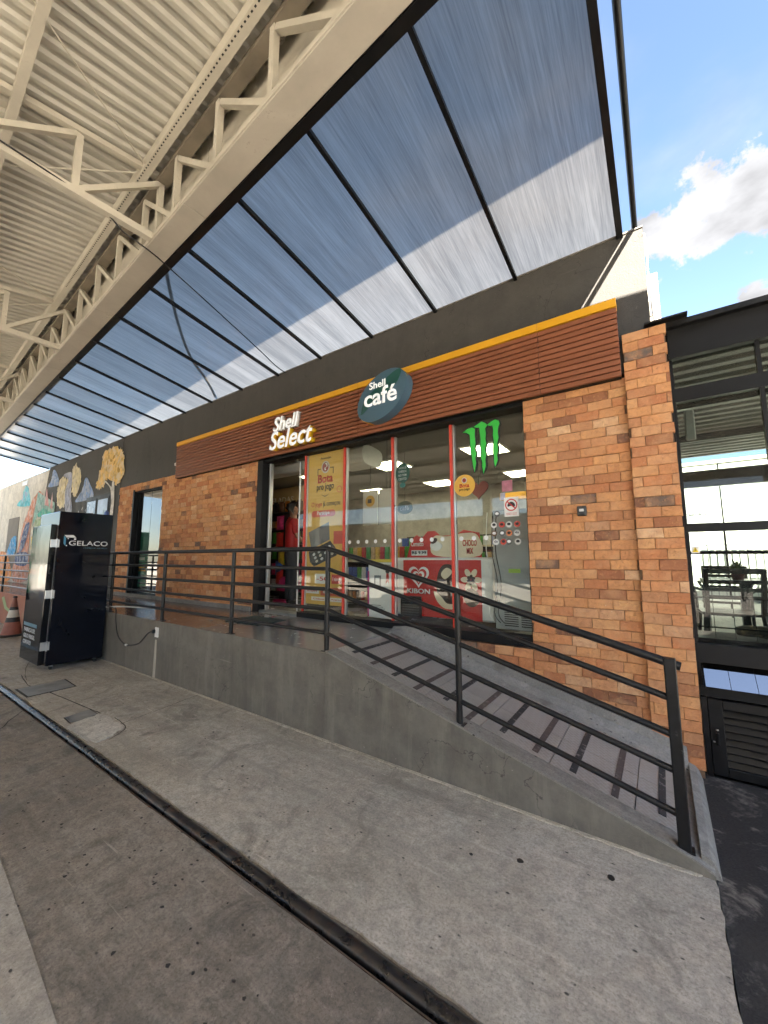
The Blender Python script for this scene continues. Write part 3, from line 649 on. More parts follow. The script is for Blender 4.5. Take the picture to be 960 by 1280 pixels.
for i, (nm, c, pts) in enumerate(MURAL):
    rough_edge = nm in ('foliage',)
    p = spline(pts, 7) if nm in ('sky_cloud', 'foliage', 'bird', 'figure', 'trunk') else pts
    if rough_edge: p = [(x + random.uniform(-.05, .05), z + random.uniform(-.05, .05)) for x, z in p]
    y = 3.7085 - .0012*i
    mat_ = pm('mural ' + c, mul(MC[c], 1.1), .85, .45, 8, .05, stain=tuple(.45*x+.4 for x in MC[c]), sscale=6, slo=.47, shi=.60, samt=.75)
    MB().prism(p, 'y', y-.0008, y).build('painted_' + nm, mat_, mw if max(q[0] for q in pts) > -15.2 else pw)
LINE = flat('dark paint line', (.03, .04, .07), .9)
for (cx, cz, rx, rz_) in ((-17.6, 3.55, .35, .28), (-14.7, 3.86, .25, .16), (-12.1, 3.24, .3, .2)):      # brush marks inside the clouds
    for k in range(5):
        a = random.uniform(0, 6); x = cx+rx*math.cos(a)*.7; z = cz+rz_*math.sin(a)*.6
        MB().ell((x, z), .10, .045, 3.7040, 3.7046, 10, random.uniform(0, 3)).build('brush_mark', flat('pale blue paint', (.42, .50, .66), .9), mw if cx > -15 else pw)
for k in range(40):                                                                                     # dabs of paint on the yellow and cream trees
    cx, cz, rx, rz_, mt = random.choice([(-10.6, 3.7, .6, .42, (.75, .52, .20)), (-10.5, 3.75, .55, .4, (.45, .27, .07)), (-13.85, 3.4, .3, .35, (.52, .42, .24)), (-12.85, 3.65, .28, .35, (.78, .70, .50))])
    a = random.uniform(0, 6.28); q = random.random()**.5
    MB().ell((cx+rx*q*math.cos(a), cz+rz_*q*math.sin(a)), random.uniform(.04, .09), random.uniform(.03, .06), 3.6990, 3.6996, 8, random.uniform(0, 3)).build('brush_mark', flat('dab %s' % str(mt), mt, .9), mw)
for x0, z0 in ((-12.45, 2.72), (-12.2, 2.8), (-12.3, 2.62), (-11.95, 2.75), (-12.05, 2.58), (-12.55, 2.58)):
    MB().ell((x0, z0), .02, .05, 3.7100, 3.7108, 8, -.3).build('painted_raindrop', flat('white paint', (.6, .6, .6), .9), mw)
# small white-framed window in the mural wall
wn = tag(empty('mural_window', (0, 0, 0)), 'small two-pane window in the mural wall above the black freezer', 'window')
for a, b in ((-11.85, -11.22), (-11.16, -10.50)):
    MB().box(a+.05, b-.05, 3.686, 3.690, 2.0, 2.93).build('pane', pm('painted pane', (.30, .36, .50), .3, .4, 4, 0, stain=(.7, .72, .75), sscale=5), wn)
    MB().box(a, b, 3.691, 3.70, 1.95, 2.98).build('sash', BLACKF, wn)
MB().box(-11.92, -10.43, 3.701, 3.709, 1.90, 3.05).build('frame', BLACKF, wn)

# ------------------------------------------------------------------ sign cladding over the shop front
sgn = empty('fascia_sign', (0, 0, 0), 0, 'long brown slatted sign board with a yellow top strip', 'sign')
MB().box(-7.35, -.165, 3.66, 3.719, 3.005, 3.62).build('backing', BLACKF, sgn)
seams = [-7.36, -5.14, -2.95, -1.59 - .0, -.80, -.16]
seams = [-7.36, -5.14, -2.95, -.80, -.16]
for i in range(12):
    z0 = 3.005 + i*.0512
    for a, b in zip(seams, seams[1:]):
        MB().cbox(a+.0015, b-.0015, 3.63, 3.659, z0+.001, z0+.0435, .003).build('slat', WOOD, sgn)
for a, b in zip(seams, seams[1:]): MB().cbox(a+.001, b-.001, 3.622, 3.718, 3.6205, 3.695, .003).build('yellow_strip', YELLOW, sgn)
tag(MB().cbox(-7.48, -7.42, 3.66, 3.7185, 3.27, 3.33, .01).build('wall_lamp', WHITE), 'small white knob on the wall at the left end of the sign', 'fitting')
LETW = emit('white sign face added glow', (1, 1, 1), .04); LETY = flat('yellow letter return', (.66, .40, .015), .4)  # slight emission added to whiten the lettering; no lamp in it
ss = empty('shop_name_sign', (0, 0, 0), 0, 'white raised lettering with yellow sides on the brown slats', 'sign')
f1 = text('lettering', 'Shell', -4.49, -3.97, 3.335, 3.545, 3.57, LETW, ss, .004, .014, .22)
text('letter_return', 'Shell', -4.488, -3.972, 3.337, 3.543, 3.5745, WHITE, f1, .055, .013, .22)
f2 = text('lettering', 'Select', -4.53, -3.66, 3.055, 3.325, 3.545, LETW, ss, .004, .016, .22)
text('letter_return', 'Select', -4.528, -3.662, 3.057, 3.323, 3.5495, LETY, f2, .08, .015, .22)
oc = empty('oval_sign', (0, 0, 0), 0, 'tilted oval slate blue sign with white lettering and a yellow rim', 'sign')
A0 = 0.52
MB().ell((-2.505, 3.375), .375, .255, 3.50, 3.629, 48, A0).build('body', pm('slate blue lacquer', (.055, .115, .165), .35, .06, 2, 0, coat=.3), oc, True)
MB().ell((-2.525, 3.378), .375, .255, 3.545, 3.626, 48, A0).build('rim', YELLOW, oc, True)
leaf = spline([(-2.79, 3.20), (-2.74, 3.38), (-2.60, 3.46), (-2.36, 3.60), (-2.235, 3.62), (-2.27, 3.50), (-2.36, 3.42), (-2.62, 3.31)], 5)
MB().prism(leaf, 'y', 3.4955, 3.4995).build('leaf', flat('bottle green', (.008, .075, .062), .35), oc)
MB().prism([(-2.80, 3.20), (-2.74, 3.40), (-2.775, 3.24)], 'y', 3.494, 3.4994).build('leaf_edge', DKGREEN, oc)
text('lettering', 'Shell', -2.67, -2.44, 3.475, 3.56, 3.490, LETW, oc, .004, .01, 0.0)
text('lettering', 'café', -2.745, -2.285, 3.27, 3.475, 3.488, LETW, oc, .005, .018, 0.0)

# ------------------------------------------------------------------ shop window and door
GY = 3.83
sf = empty('shop_window', (0, 0, 0), 0, 'wide glazed shop front with red mullion strips and black frame', 'window')
MB().cbox(-4.99, -4.86, 3.70, 3.87, .735, 2.998, .004).build('door_jamb', BLACKF, sf)
MB().box(-4.86, -.985, 3.72, 3.90, 2.975, 3.05).build('head_frame', BLACKF, sf)
MB().box(-4.06, -.986, 3.722, 3.885, .712, .795).build('sill_frame', BLACKF, sf)
MB().box(-4.86, -4.06, 3.72, 3.90, .71, .764).build('threshold', pm('worn threshold', (.16, .16, .15), .6), sf)
MB().cbox(-.995, -.975, 3.735, 3.87, .795, 2.975, .003).build('side_frame', BLACKF, sf)
MB().cbox(-4.835, -4.80, 3.80, 3.86, .765, 2.96, .003).build('door_track', ALU, sf)
PX = [-4.06, -3.33, -2.565, -1.795, -.995]
for a, b in zip(PX, PX[1:]): MB().box(a+.012, b-.012, GY, GY+.008, .796, 2.974).build('pane', GLASS, sf)
for x in PX[:-1]:
    MB().cbox(x-.018, x+.012, GY-.012, GY+.020, .797, 2.973, .002).build('red_strip', REDS, sf)
    MB().cbox(x+.013, x+.032, GY+.009, GY+.05, .797, 2.973, .002).build('mullion', ALU, sf)
sd = empty('sliding_door', (0, 0, 0), 0, 'frameless glass sliding door standing open in the shop doorway', 'door')
MB().box(-4.23, -4.07, GY+.055, GY+.065, .775, 2.93).build('pane', GLASS, sd)
MB().cbox(-4.245, -4.23, GY+.05, GY+.07, .775, 2.93, .002).build('edge_profile', ALU, sd)
# narrow window on the left
nw = empty('narrow_window', (0, 0, 0), 0, 'tall narrow glass window set deep in the brick wall, reflecting sky', 'window')
MB().box(-9.258, -9.20, 3.70, 3.95, .742, 2.984).build('jamb', BLACKF, nw)
MB().box(-9.20, -7.985, 3.74, 3.95, 2.93, 2.984).build('head', BLACKF, nw)
MB().box(-9.20, -7.985, 3.72, 3.95, .742, .80).build('sill', BLACKF, nw)
MB().box(-9.20, -9.14, 3.78, 3.85, .80, 2.93).build('stile', BLACKF, nw)
MB().box(-9.14, -8.60, 3.80, 3.807, .80, 2.93).build('pane', GLASS_M, nw)
MB().box(-8.59, -7.985, 3.802, 3.809, .80, 2.93).build('pane', GLASS_M, nw)

# ------------------------------------------------------------------ translucent awning
aw = empty('awning', (0, 0, 0), 0, 'sloping translucent ribbed awning between the forecourt canopy and the shop wall', 'awning')
AS = .1657
def aw_z(y): return 4.318 + (3.713 - y)*AS
def beam_y(x): return 1.54 - .0516*x
ribs = [-.10 - .9*k for k in range(18)]
for k, x in enumerate(ribs):
    y0 = beam_y(x) + .03; y1 = 3.74
    MB().bar((x, y0, aw_z(y0)-.020), (x, y1, aw_z(y1)-.020), .034 if k else .05, .035).build('rib', BLACKM, aw)
    if k == len(ribs)-1: break
    xn = ribs[k+1]
    yb0, yb1 = beam_y(x)+.02, beam_y(xn)+.02
    v = [(x-.001, yb0, aw_z(yb0)), (x-.001, 3.80, aw_z(3.80)), (xn+.001, 3.80, aw_z(3.80)), (xn+.001, yb1, aw_z(yb1))]
    me = bpy.data.meshes.new('panel'); me.from_pydata(v, [], [(0, 1, 2, 3)])
    if me.polygons[0].normal.z > 0: me.flip_normals()
    mobj('panel', me, POLY, aw)
MB().bar((.0, beam_y(0)+.045, 4.605), (-15.4, beam_y(-15.4)+.045, 4.605), .075, .02).build('gutter', BLACKM, aw)
MB().bar((.0, beam_y(0)+.012, 4.66), (-15.4, beam_y(-15.4)+.012, 4.66), .02, .11).build('gutter', BLACKM, aw)
tag(MB().tube([(.012, 3.80, 4.295), (.012, 3.72, 4.345), (.012, 1.55, 4.345+2.17*AS)], .022, 12).build('end_pipe', BLACKM, None, True), 'black pipe running up beside the right edge of the clear awning', 'pipe')
hs = [(-3.95, 1.66, 4.72), (-4.52, 2.03, 4.66), (-5.12, 2.47, 4.585), (-5.6, 2.9, 4.51), (-5.92, 3.33, 4.44), (-6.28, 3.70, 4.38)]
tag(MB().tube(spline(hs, 6, False), .02, 8).build('hose', BLACKM, None, True), 'black hose curving across the top of the clear awning', 'hose')
cs = [(-3.92, 1.30, 4.56), (-3.93, 1.42, 4.55), (-3.96, 1.60, 4.545), (-4.02, 1.80, 4.54), (-4.10, 2.27, 4.46), (-4.26, 3.08, 4.33), (-4.36, 3.45, 4.285), (-4.42, 3.70, 4.28)]
cbl = [(-3.86, -.6, 4.655), (-3.87, .2, 4.65), (-3.88, .8, 4.645), (-3.90, 1.15, 4.62)] + cs
tag(MB().tube(spline(cbl, 6, False), .007, 6).build('sagging_cable', INKB, None, True), 'thin black cable sagging from the roof truss down to the shop wall', 'cable')

# ------------------------------------------------------------------ fuel station canopy (own frame, turned 3 degrees)
cp = empty('station_canopy', (0, 1.54, 0), R(-2.954), 'large cream steel canopy with ribbed roof sheets and lattice trusses overhead', 'canopy')
U0, U1 = -22.0, 4.0
def roof_z(v): return 5.44 + .162*max(v, -3.9) if v > -7.8 else 5.44 - .162*3.9 + .10*(-7.8 - v)
# ribbed sheets in bays
prof = [(0, 0), (.045, 0), (.068, .038), (.112, .038), (.135, 0), (.165, 0), (.165, 0)]
def rib_sheet(u0, u1, v0, v1):
    m = MB(); u = u0; pts = []
    while u < u1 - 1e-6:
        for a, h in ((0, 0), (.042, 0), (.060, .026), (.107, .026)): pts.append((u+a, h))
        u += .125
    pts += [(u1, 0), (u1+.03, -.004)]
    n = len(pts)
    for v in (v0, v1): m.v += [(p[0], v, roof_z(v) + p[1]) for p in pts]
    for i in range(n-1): m.f.append((i, i+1, n+i+1, n+i))
    return m
LAP = 0
uu = U0
while uu < U1 - .1:
    for v0, v1 in ((-13.5, -7.8), (-7.8, -3.9), (-3.9, -2.30), (-2.31, -.008)):
        rib_sheet(uu, uu+1.0, v0, v1).build('roof_sheet', ROOFM, cp)
    uu += 1.0
uu = U0
while uu < U1 - .1:
    e = min(uu + 2.35, U1)
    MB().box(uu+.002, e-.002, -.012, 0, 4.632, 5.56).build('fascia_panel', CREAM, cp)
    MB().cbox(uu+.0015, e-.0015, -.205, 0, 4.60, 4.631, .004).build('soffit_panel', TAN, cp)
    uu = e
MB().box(U0, U1, -13.54, -13.51, 4.6, 5.5).build('rear_fascia', TAN, cp)
# lattice girder along the edge
gd = MB().box(U0, U1, -.214, -.206, 4.605, 4.648).build('edge_girder', CREAM, cp)
MB().box(U0, U1, -.20, -.10, 5.255, 5.31).build('top_chord', pm('shaded brown steel', (.20, .17, .13), .6, .3, 3), gd)
u = -1.98 + .735*10
while u > U0 + 1:
    MB().bar((u, -.17, 4.634), (u, -.17, 5.25), .05, .05, (1, 0, 0)).build('upright', CREAM, gd)
    MB().bar((u+.03, -.165, 5.22), (u+.70, -.165, 4.66), .05, .045).build('diagonal', CREAM, gd)
    u -= .735
# purlins
for v, w in ((-.30, .075), (-1.22, .06), (-2.3, .07), (-3.1, .07), (-3.9, .1), (-5.8, .07), (-7.8, .07), (-9.6, .07), (-11.4, .07), (-13.3, .07)):
    z = roof_z(v) - .012
    pu = MB().box(U0, U1, v-.035, v-.031, z-.11, z).box(U0, U1, v-.031, v+w-.035, z-.114, z-.110).box(U0, U1, v+w-.039, v+w-.035, z-.110, z-.095).build('purlin', CREAM, cp)
    if v == -.30:
        hm = MB()
        u = -6.5
        while u < 0.2:
            hm.box(u, u+.018, v-.024, v-.012, z-.1146, z-.1142); u += .042
        hm.build('slot_row', INKB, pu)['kind'] = 'stuff'
# tie rods
for a in (-3.84, -7.1):
    MB().tube([(a+.0, -.30, 5.30), (a+1.6, -2.3, 4.985)], .008, 6).build('tie_rod', CREAM, cp)
    MB().tube([(a-.1, -.35, 5.28), (a-1.9, -2.3, 4.985)], .008, 6).build('tie_rod', CREAM, cp)
# cross trusses
for u in (2.4, -.62, -3.87, -7.14, -10.4, -13.6, -16.8, -20.0):
    t = MB().box(u-.035, u+.035, -13.4, -.10, 4.605, 4.615).box(u+.025, u+.035, -13.4, -.10, 4.6155, 4.672).build('cross_truss', CREAM, cp)
    MB().bar((u, -.12, 5.345), (u, -3.8, 4.75), .055, .05).build('top_chord', CREAM, t)
    MB().bar((u, -.155, 4.62), (u, -.155, 5.33), .05, .05, (1, 0, 0)).build('upright', CREAM, t)
    MB().bar((u, -7.9, 4.75), (u, -13.3, 5.24), .055, .05).build('top_chord', CREAM, t)
    for q in range(7):
        a_ = -8.2 - q*.72; MB().bar((u, a_, 4.62), (u, a_-.72, 4.75+(-7.9-a_+.72)*.09-.03), .05, .045).build('diagonal', CREAM, t)
    vs = [-.10, -.82, -1.54, -2.26, -2.98]
    for i, v in enumerate(vs[1:]):
        zt = 5.32 + (v+.12)*.161
        MB().bar((u, v, 4.62), (u, v, zt-.02), .05, .05, (1, 0, 0)).build('upright', CREAM, t)
        p = vs[i]; zp = 5.32 + (p+.12)*.161
        MB().bar((u, v-.02, 4.635), (u, p-.02, zp-.03), .05, .045).build('diagonal', CREAM, t)
# canopy columns stand behind the photographer
for x in (-14.0, -5.0, 3.2):
    c = MB().cbox(x-.15, x+.15, -9.15, -8.85, 0, 4.61, .01).build('column', CREAM, cp)

# ------------------------------------------------------------------ handrail
RY = 2.605
rl = empty('handrail', (0, 0, 0), 0, 'black five-bar steel handrail along the walkway edge and down the ramp', 'railing')
RH = (.895, .715, .535, .36, .155)
POSTS = [(-8.6, .70), (-7.0, .70), (-5.38, .70), (-3.865, .70), (-2.45, .70), (-1.20, ramp_z(-1.20)), (0.0, ramp_z(0.0)+.005)]
for i, (x, z) in enumerate(POSTS):
    h = RH[0]+.005
    if x == 0.0:
        MB().cbox(x-.027, x+.027, RY-.027, RY+.027, z, z+h+.02, .005).build('post', RAILM, rl)
    else: MB().tube([(x, RY, z), (x, RY, z+h)], .022, 14).build('post', RAILM, rl, True)
    MB().cbox(x-.04, x+.04, RY-.03, RY+.035, z, z+.008, .002).build('base_plate', RAILM, rl)
for i, h in enumerate(RH):
    r = .022 if i == 0 else .0175
    MB().tube([(-8.6, RY, .70+h), (-2.45, RY, .70+h)], r, 14).build('rail', RAILM, rl, True)
    xe = .045 if i == 0 else 0
    MB().tube([(-2.45, RY, .70+h), (-1.2, RY, ramp_z(-1.2)+h), (xe, RY, ramp_z(xe)+h+.004)], r, 14).build('rail', RAILM, rl, True)
rl2 = empty('handrail', (0, 0, 0), 0, 'grey handrail on the far walkway beyond the black freezer', 'railing')
for x in (-26, -23.5, -21, -18.6, -16.2, -13.45, -11.0, -9.4): MB().tube([(x, RY, .70), (x, RY, 1.60)], .022, 8).build('post', BLACKM, rl2, True)
for h in RH: MB().tube([(-26, RY, .70+h), (-9.4, RY, .70+h)], .018, 8).build('rail', pm('grey rail paint', (.10, .10, .115), .4, .2, 9), rl2, True)

# ------------------------------------------------------------------ ice freezer
fz = empty('ice_freezer', (-6.88, -.03, 0), R(0), 'tall glossy black ice freezer cabinet with a white logo on its side', 'freezer')
MB().cbox(-.86, 0, 1.875, 2.535, .065, 2.175, .008).build('cabinet', NAVY, fz)
MB().cbox(-.865, -.02, 1.795, 1.862, .085, 1.985, .006).build('door', NAVYD, fz)
MB().box(-.84, -.03, 1.863, 1.874, .10, 1.97).build('gasket', INKB, fz)
for z in (.33, 1.02, 1.72):
    h = MB().cbox(-.019, .004, 1.80, 1.90, z-.055, z+.055, .004).build('hinge', ALU, fz)
    MB().tube([(.002, 1.867, z-.065), (.002, 1.867, z+.065)], .009, 10).build('pin', ALU, h, True)
MB().tube([(-.010, 1.868, .12), (-.010, 1.868, 1.95)], .006, 8).build('door_seal', pm('grey seal', (.07, .07, .07), .5), fz)
for x, y in ((-.78, 1.95), (-.06, 1.95), (-.06, 2.46), (-.78, 2.46)):
    c = MB().cbox(x-.02, x+.02, y-.02, y+.02, .045, .066, .002).build('caster', ALU, fz)
    MB().tube([(x-.014, y, .024), (x+.014, y, .024)], .023, 12).build('wheel', INKB, c, True)
# logo: open ice box outline, name, small web line
LOGO = flat('white vinyl', (.70, .71, .72), .4); LBLUE = flat('pale blue vinyl', (.05, .17, .26), .4)
text('lettering', 'GELACO', 2.005, 2.485, 1.695, 1.765, .0015, LOGO, fz, .001, .012, face='+x')
MB().add([(.0015, 1.945, 1.84), (.0015, 2.05, 1.845), (.0015, 2.085, 1.808), (.0015, 1.972, 1.806)], [(0, 1, 2, 3)]).build('logo_lid', LOGO, fz)
MB().add([(.0015, 1.942, 1.832), (.0015, 1.968, 1.80), (.0015, 1.968, 1.685), (.0015, 1.942, 1.72)], [(0, 1, 2, 3)]).build('logo_side', flat('blue vinyl', (.05, .25, .42), .4), fz)
MB().box(.001, .002, 2.06, 2.085, 1.775, 1.80).build('logo_corner', LOGO, fz)
MB().box(.001, .002, 1.973, 1.985, 1.685, 1.70).build('logo_corner', LOGO, fz)
MB().box(.001, .002, 1.985, 2.0, 1.785, 1.80).build('logo_corner', LOGO, fz)
text('web_line', 'COMERCIO DE GELO', 2.18, 2.48, 1.655, 1.668, .0015, LBLUE, fz, .001, 0, face='+x')
MB().box(-.80, -.20, 1.7925, 1.7945, .555, .60).build('door_print', LBLUE, fz)
for i, (t_, w) in enumerate((('FABRICA DE', .5), ('GELO FRIGEL', .52), ('CONTATO', .36))):
    text('door_lettering', t_, -.76, -.76+w, .475-.085*i, .53-.085*i, 1.793, LOGO, fz, .0012, .01)
tag(MB().cbox(-7.25, -7.12, 2.09, 2.19, 2.176, 2.20, .01).tube([(-7.32, 2.17, 2.186), (-7.2, 2.19, 2.196), (-7.0, 2.27, 2.186)], .009, 6).build('top_tray', INKB), 'small black tray and cord left on top of the black freezer', 'tray')
tag(MB().lathe([(.03, 0), (.03, .05), (.016, .06), (.016, .075)], 12, (-6.98, 2.44, 2.176)).build('plastic_jar', flat('blue plastic', (.02, .06, .25), .3)), 'small blue plastic jar on top of the black freezer', 'jar')

# socket, plug and cable
so = tag(empty('wall_socket', (-5.37, 2.554, .565)), 'white socket plate on the grey walkway wall', 'socket')
MB().cbox(-.045, .045, -.012, 0, -.062, .062, .005).build('plate', WHITE, so)
MB().cbox(-.03, .03, -.0145, -.0125, -.03, .03, .002).build('insert', WHITE, so)
cbw = [(-5.40, 2.52, .575), (-5.50, 2.505, .55), (-5.72, 2.50, .40), (-6.0, 2.50, .335), (-6.15, 2.50, .33), (-6.38, 2.50, .42), (-6.52, 2.51, .62), (-6.62, 2.54, .76), (-6.72, 2.545, .78), (-6.90, 2.50, .80)]
pc = tag(MB().tube(spline(cbw, 8, False), .007, 8).build('power_cable', INKB, None, True), 'black power cable looping from the white socket to the freezer', 'cable')
MB().cbox(-5.425, -5.385, 2.505, 2.5415, .555, .60, .006).build('plug', INKB, pc)
MB().cbox(-6.13, -6.08, 2.49, 2.51, .315, .34, .004).build('cable_clip', WHITE, pc)
tag(MB().tube([(-6.90, 2.50, .79), (-6.6, 2.62, .80), (-6.10, 2.82, .79)], .010, 8).build('grey_conduit', pm('grey pvc', (.45, .45, .43), .5), None, True), 'thin grey pipe poking out beside the freezer over the walkway', 'pipe')

# traffic cone
cn = tag(empty('traffic_cone', (-10.6, 2.26, 0)), 'worn traffic cone with white band standing behind the freezer', 'cone')
MB().cbox(-.2, .2, -.2, .2, .001, .035, .012).build('base', pm('black rubber', (.02, .02, .02), .8), cn)
FADE = pm('faded orange plastic', (.26, .09, .065), .6, .25, 6, .05, stain=(.07, .05, .045), sscale=7)
def cone_band(z0, z1, mt, nm, e=0):
    r = lambda z: .155*(1-z/.80)+.012+e
    MB().lathe([(r(z0), z0), (r(z1), z1)], 24).build(nm, mt, cn, True)
cone_band(.036, .27, FADE, 'body'); cone_band(.2705, .36, INKB, 'band'); cone_band(.3605, .50, pm('dirty white band', (.55, .52, .46), .6, .2, 9), 'reflective_band'); cone_band(.5005, .56, INKB, 'band'); cone_band(.5605, .735, FADE, 'tip'); cone_band(.7355, .77, INKB, 'cap', .012)

# ------------------------------------------------------------------ prints on the shop glass
def disc(name, x, z, r, y, mt, label, cat='sticker', group=None, rz_=None):
    o = tag(empty(name, (x, y, z)), label, cat, group)
    MB().ell((0, 0), r, rz_ or r, 0, .0012, 32).build('film', mt, o); return o
FY = GY - .0035
# manifestation dots
row = [-3.23, -3.09, -2.955, -2.82, -2.68, -2.47, -2.31, -2.18, -2.05, -1.92, -1.70, -1.56, -1.43]
for i, x in enumerate(row):
    tag(MB().ell((x, 1.715), .024, .024, FY, FY+.0012, 20).build('glass_dot', flat('frosted white dot', (.72, .74, .74), .5)), 'round white safety dot on the shop glass, %s of its row from the doorway' % 'first second third fourth fifth sixth seventh eighth ninth tenth eleventh twelfth thirteenth'.split()[i], 'dot', 'white safety dots across the shop glass')
# tall yellow poster
po = tag(empty('window_poster', (0, 0, 0)), 'tall mustard promotional poster filling the pane beside the doorway', 'poster')
PY = GY + .025
PYL = PY
MB().box(-4.035, -3.355, PY, PY+.004, .90, 2.972).build('sheet', pm('mustard poster', (.62, .37, .075), .55, .06, 2, 0), po)
pb = -.0025
MB().ell((-3.70, 2.765), .075, .085, PY-.003, PY-.0005, 28).build('badge', flat('silver print', (.5, .5, .5), .5), po)
MB().ell((-3.70, 2.765), .058, .066, PY-.004, PY-.0032, 28).build('badge_core', flat('dark red print', (.25, .02, .02), .5), po)
MB().prism(spline([(-3.72, 2.81), (-3.685, 2.80), (-3.68, 2.765), (-3.715, 2.755), (-3.71, 2.72), (-3.685, 2.725), (-3.70, 2.75), (-3.665, 2.77), (-3.67, 2.815)], 4), 'y', PY-.005, PY-.0042).build('badge_swirl', flat('white print', (.75, .75, .73), .5), po)
text('lettering', 'Promoção', -3.79, -3.60, 2.87, 2.91, PY-.003, INKB, po, .002, .01)
text('lettering', 'Bota', -3.84, -3.56, 2.545, 2.665, PY-.003, flat('red print', (.50, .03, .02), .5), po, .002, .03)
text('lettering', 'pro jogo', -3.86, -3.54, 2.42, 2.535, PY-.003, INKB, po, .002, .02)
for (x, z, f) in ((-3.85, 2.66, 1), (-3.55, 2.66, -1)):
    MB().prism([(x, z), (x+.012*f, z), (x+.012*f, z+.08), (x+.06*f, z+.08), (x+.06*f, z+.092), (x, z+.092)], 'y', PY-.003, PY-.001).build('bracket', INKB, po)
MB().prism(spline([(-3.77, 2.385), (-3.70, 2.35), (-3.63, 2.385), (-3.70, 2.362)], 4), 'y', PY-.003, PY-.001).build('smile', INKB, po)
text('lettering', 'O jogo', -3.955, -3.755, 2.20, 2.285, PY-.003, flat('red print', (.50, .03, .02), .5), po, .002, .012)
text('lettering', 'já começou', -3.735, -3.425, 2.20, 2.285, PY-.003, INKB, po, .002, .012)
rr = [(-3.90 + .045*math.cos(a), 2.12 + .045*math.sin(a)) for a in [math.pi/2 + math.pi*k/8 for k in range(9)]] + [(-3.55 + .045*math.cos(a), 2.12 + .045*math.sin(a)) for a in [-math.pi/2 + math.pi*k/8 for k in range(9)]]
MB().prism(rr, 'y', PY-.003, PY-.001).build('button_print', flat('coral print', (.55, .08, .055), .5), po)
text('lettering', 'Participe', -3.84, -3.61, 2.09, 2.155, PY-.005, flat('white print', (.75, .75, .73), .5), po, .0015, .012)
# printed box of bottle caps
BOX = flat('charcoal print', (.03, .032, .035), .5); BOX2 = flat('grey print', (.13, .14, .15), .5)
MB().prism([(-4.0, 1.87), (-3.62, 2.0), (-3.60, 1.76), (-3.94, 1.64)], 'y', PY-.003, PY-.001).build('box_lid_print', BOX2, po)
MB().prism([(-3.99, 1.60), (-3.59, 1.745), (-3.46, 1.62), (-3.47, 1.55), (-3.88, 1.40), (-3.96, 1.46)], 'y', PY-.0035, PY-.0012).build('box_print', BOX, po)
for i in range(3):
    for j in range(4):
        MB().ell((-3.885 + j*.094 + i*.028, 1.565 + j*.034 - i*.046), .027, .019, PY-.005, PY-.0037, 12, .4).build('cap_print', flat('cap %d' % ((i+j) % 3), [(.6, .6, .6), (.45, .45, .48), (.55, .5, .42)][(i+j) % 3], .5), po)
MB().cbox(-3.53, -3.36, PY-.004, PY-.001, 1.70, 1.87, .0005).build('tag_print', flat('coral print', (.55, .08, .055), .5), po)
for i, (x0, x1, z0, z1, c, t_) in enumerate(((-3.86, -3.58, 1.175, 1.305, (.72, .70, .66), '-50'), (-3.555, -3.36, 1.18, 1.30, (.50, .05, .035), '1 número'), (-4.03, -3.78, 1.04, 1.12, (.70, .70, .68), 'umbev'), (-3.75, -3.36, 1.02, 1.13, (.48, .10, .05), 'da sorte'), (-3.92, -3.60, .91+.04, 1.0, (.70, .66, .6), 'Cadastre'), (-3.575, -3.36, .93+.02, 1.0, (.68, .66, .62), 'Regras'))):
    MB().box(x0, x1, PY-.003, PY-.001, z0, z1).build('panel_print', flat('poster panel %d' % i, c, .5), po)
    w = x1-x0; text('lettering', t_, x0+w*.12, x1-w*.12, z0+(z1-z0)*.3, z1-(z1-z0)*.28, PY-.005, flat('red print', (.50, .03, .02), .5) if c[1] > .3 else flat('white print', (.75, .75, .73), .5), po, .0015, .01)
MB().ell((-3.44, 2.43), .045, .045, PY-.003, PY-.002, 20).build('ring_print', flat('coral print', (.55, .08, .055), .5), po)
MB().ell((-3.44, 2.43), .036, .036, PY-.004, PY-.0031, 20).build('ring_core', pm('mustard poster', (.6, .3, .04)), po)

# green claw marks
cl = tag(empty('claw_decal', (0, 0, 0)), 'bright green three-clawed decal with black outline on the right pane', 'decal')
CLAW = [[(-1.655, 2.855), (-1.60, 2.885), (-1.545, 2.89), (-1.515, 2.87), (-1.52, 2.80), (-1.513, 2.72), (-1.522, 2.66), (-1.508, 2.60), (-1.519, 2.55), (-1.512, 2.50), (-1.525, 2.44), (-1.53, 2.40), (-1.545, 2.47), (-1.552, 2.53), (-1.563, 2.62), (-1.568, 2.70), (-1.571, 2.78), (-1.577, 2.82), (-1.61, 2.845)],
        [(-1.525, 2.895), (-1.475, 2.918), (-1.44, 2.935), (-1.40, 2.91), (-1.378, 2.885), (-1.405, 2.855), (-1.398, 2.80), (-1.405, 2.74), (-1.397, 2.69), (-1.412, 2.63), (-1.402, 2.57), (-1.413, 2.52), (-1.410, 2.46), (-1.425, 2.41), (-1.435, 2.37), (-1.446, 2.45), (-1.444, 2.50), (-1.458, 2.55), (-1.448, 2.61), (-1.457, 2.68), (-1.455, 2.75), (-1.462, 2.82), (-1.466, 2.875), (-1.50, 2.88)],
        [(-1.383, 2.885), (-1.335, 2.913), (-1.295, 2.928), (-1.258, 2.905), (-1.250, 2.875), (-1.265, 2.84), (-1.272, 2.79), (-1.266, 2.73), (-1.282, 2.67), (-1.275, 2.61), (-1.287, 2.55), (-1.283, 2.50), (-1.300, 2.455), (-1.312, 2.43), (-1.321, 2.49), (-1.318, 2.55), (-1.325, 2.62), (-1.315, 2.69), (-1.322, 2.76), (-1.318, 2.82), (-1.325, 2.87), (-1.355, 2.872)]]
random.seed(5)
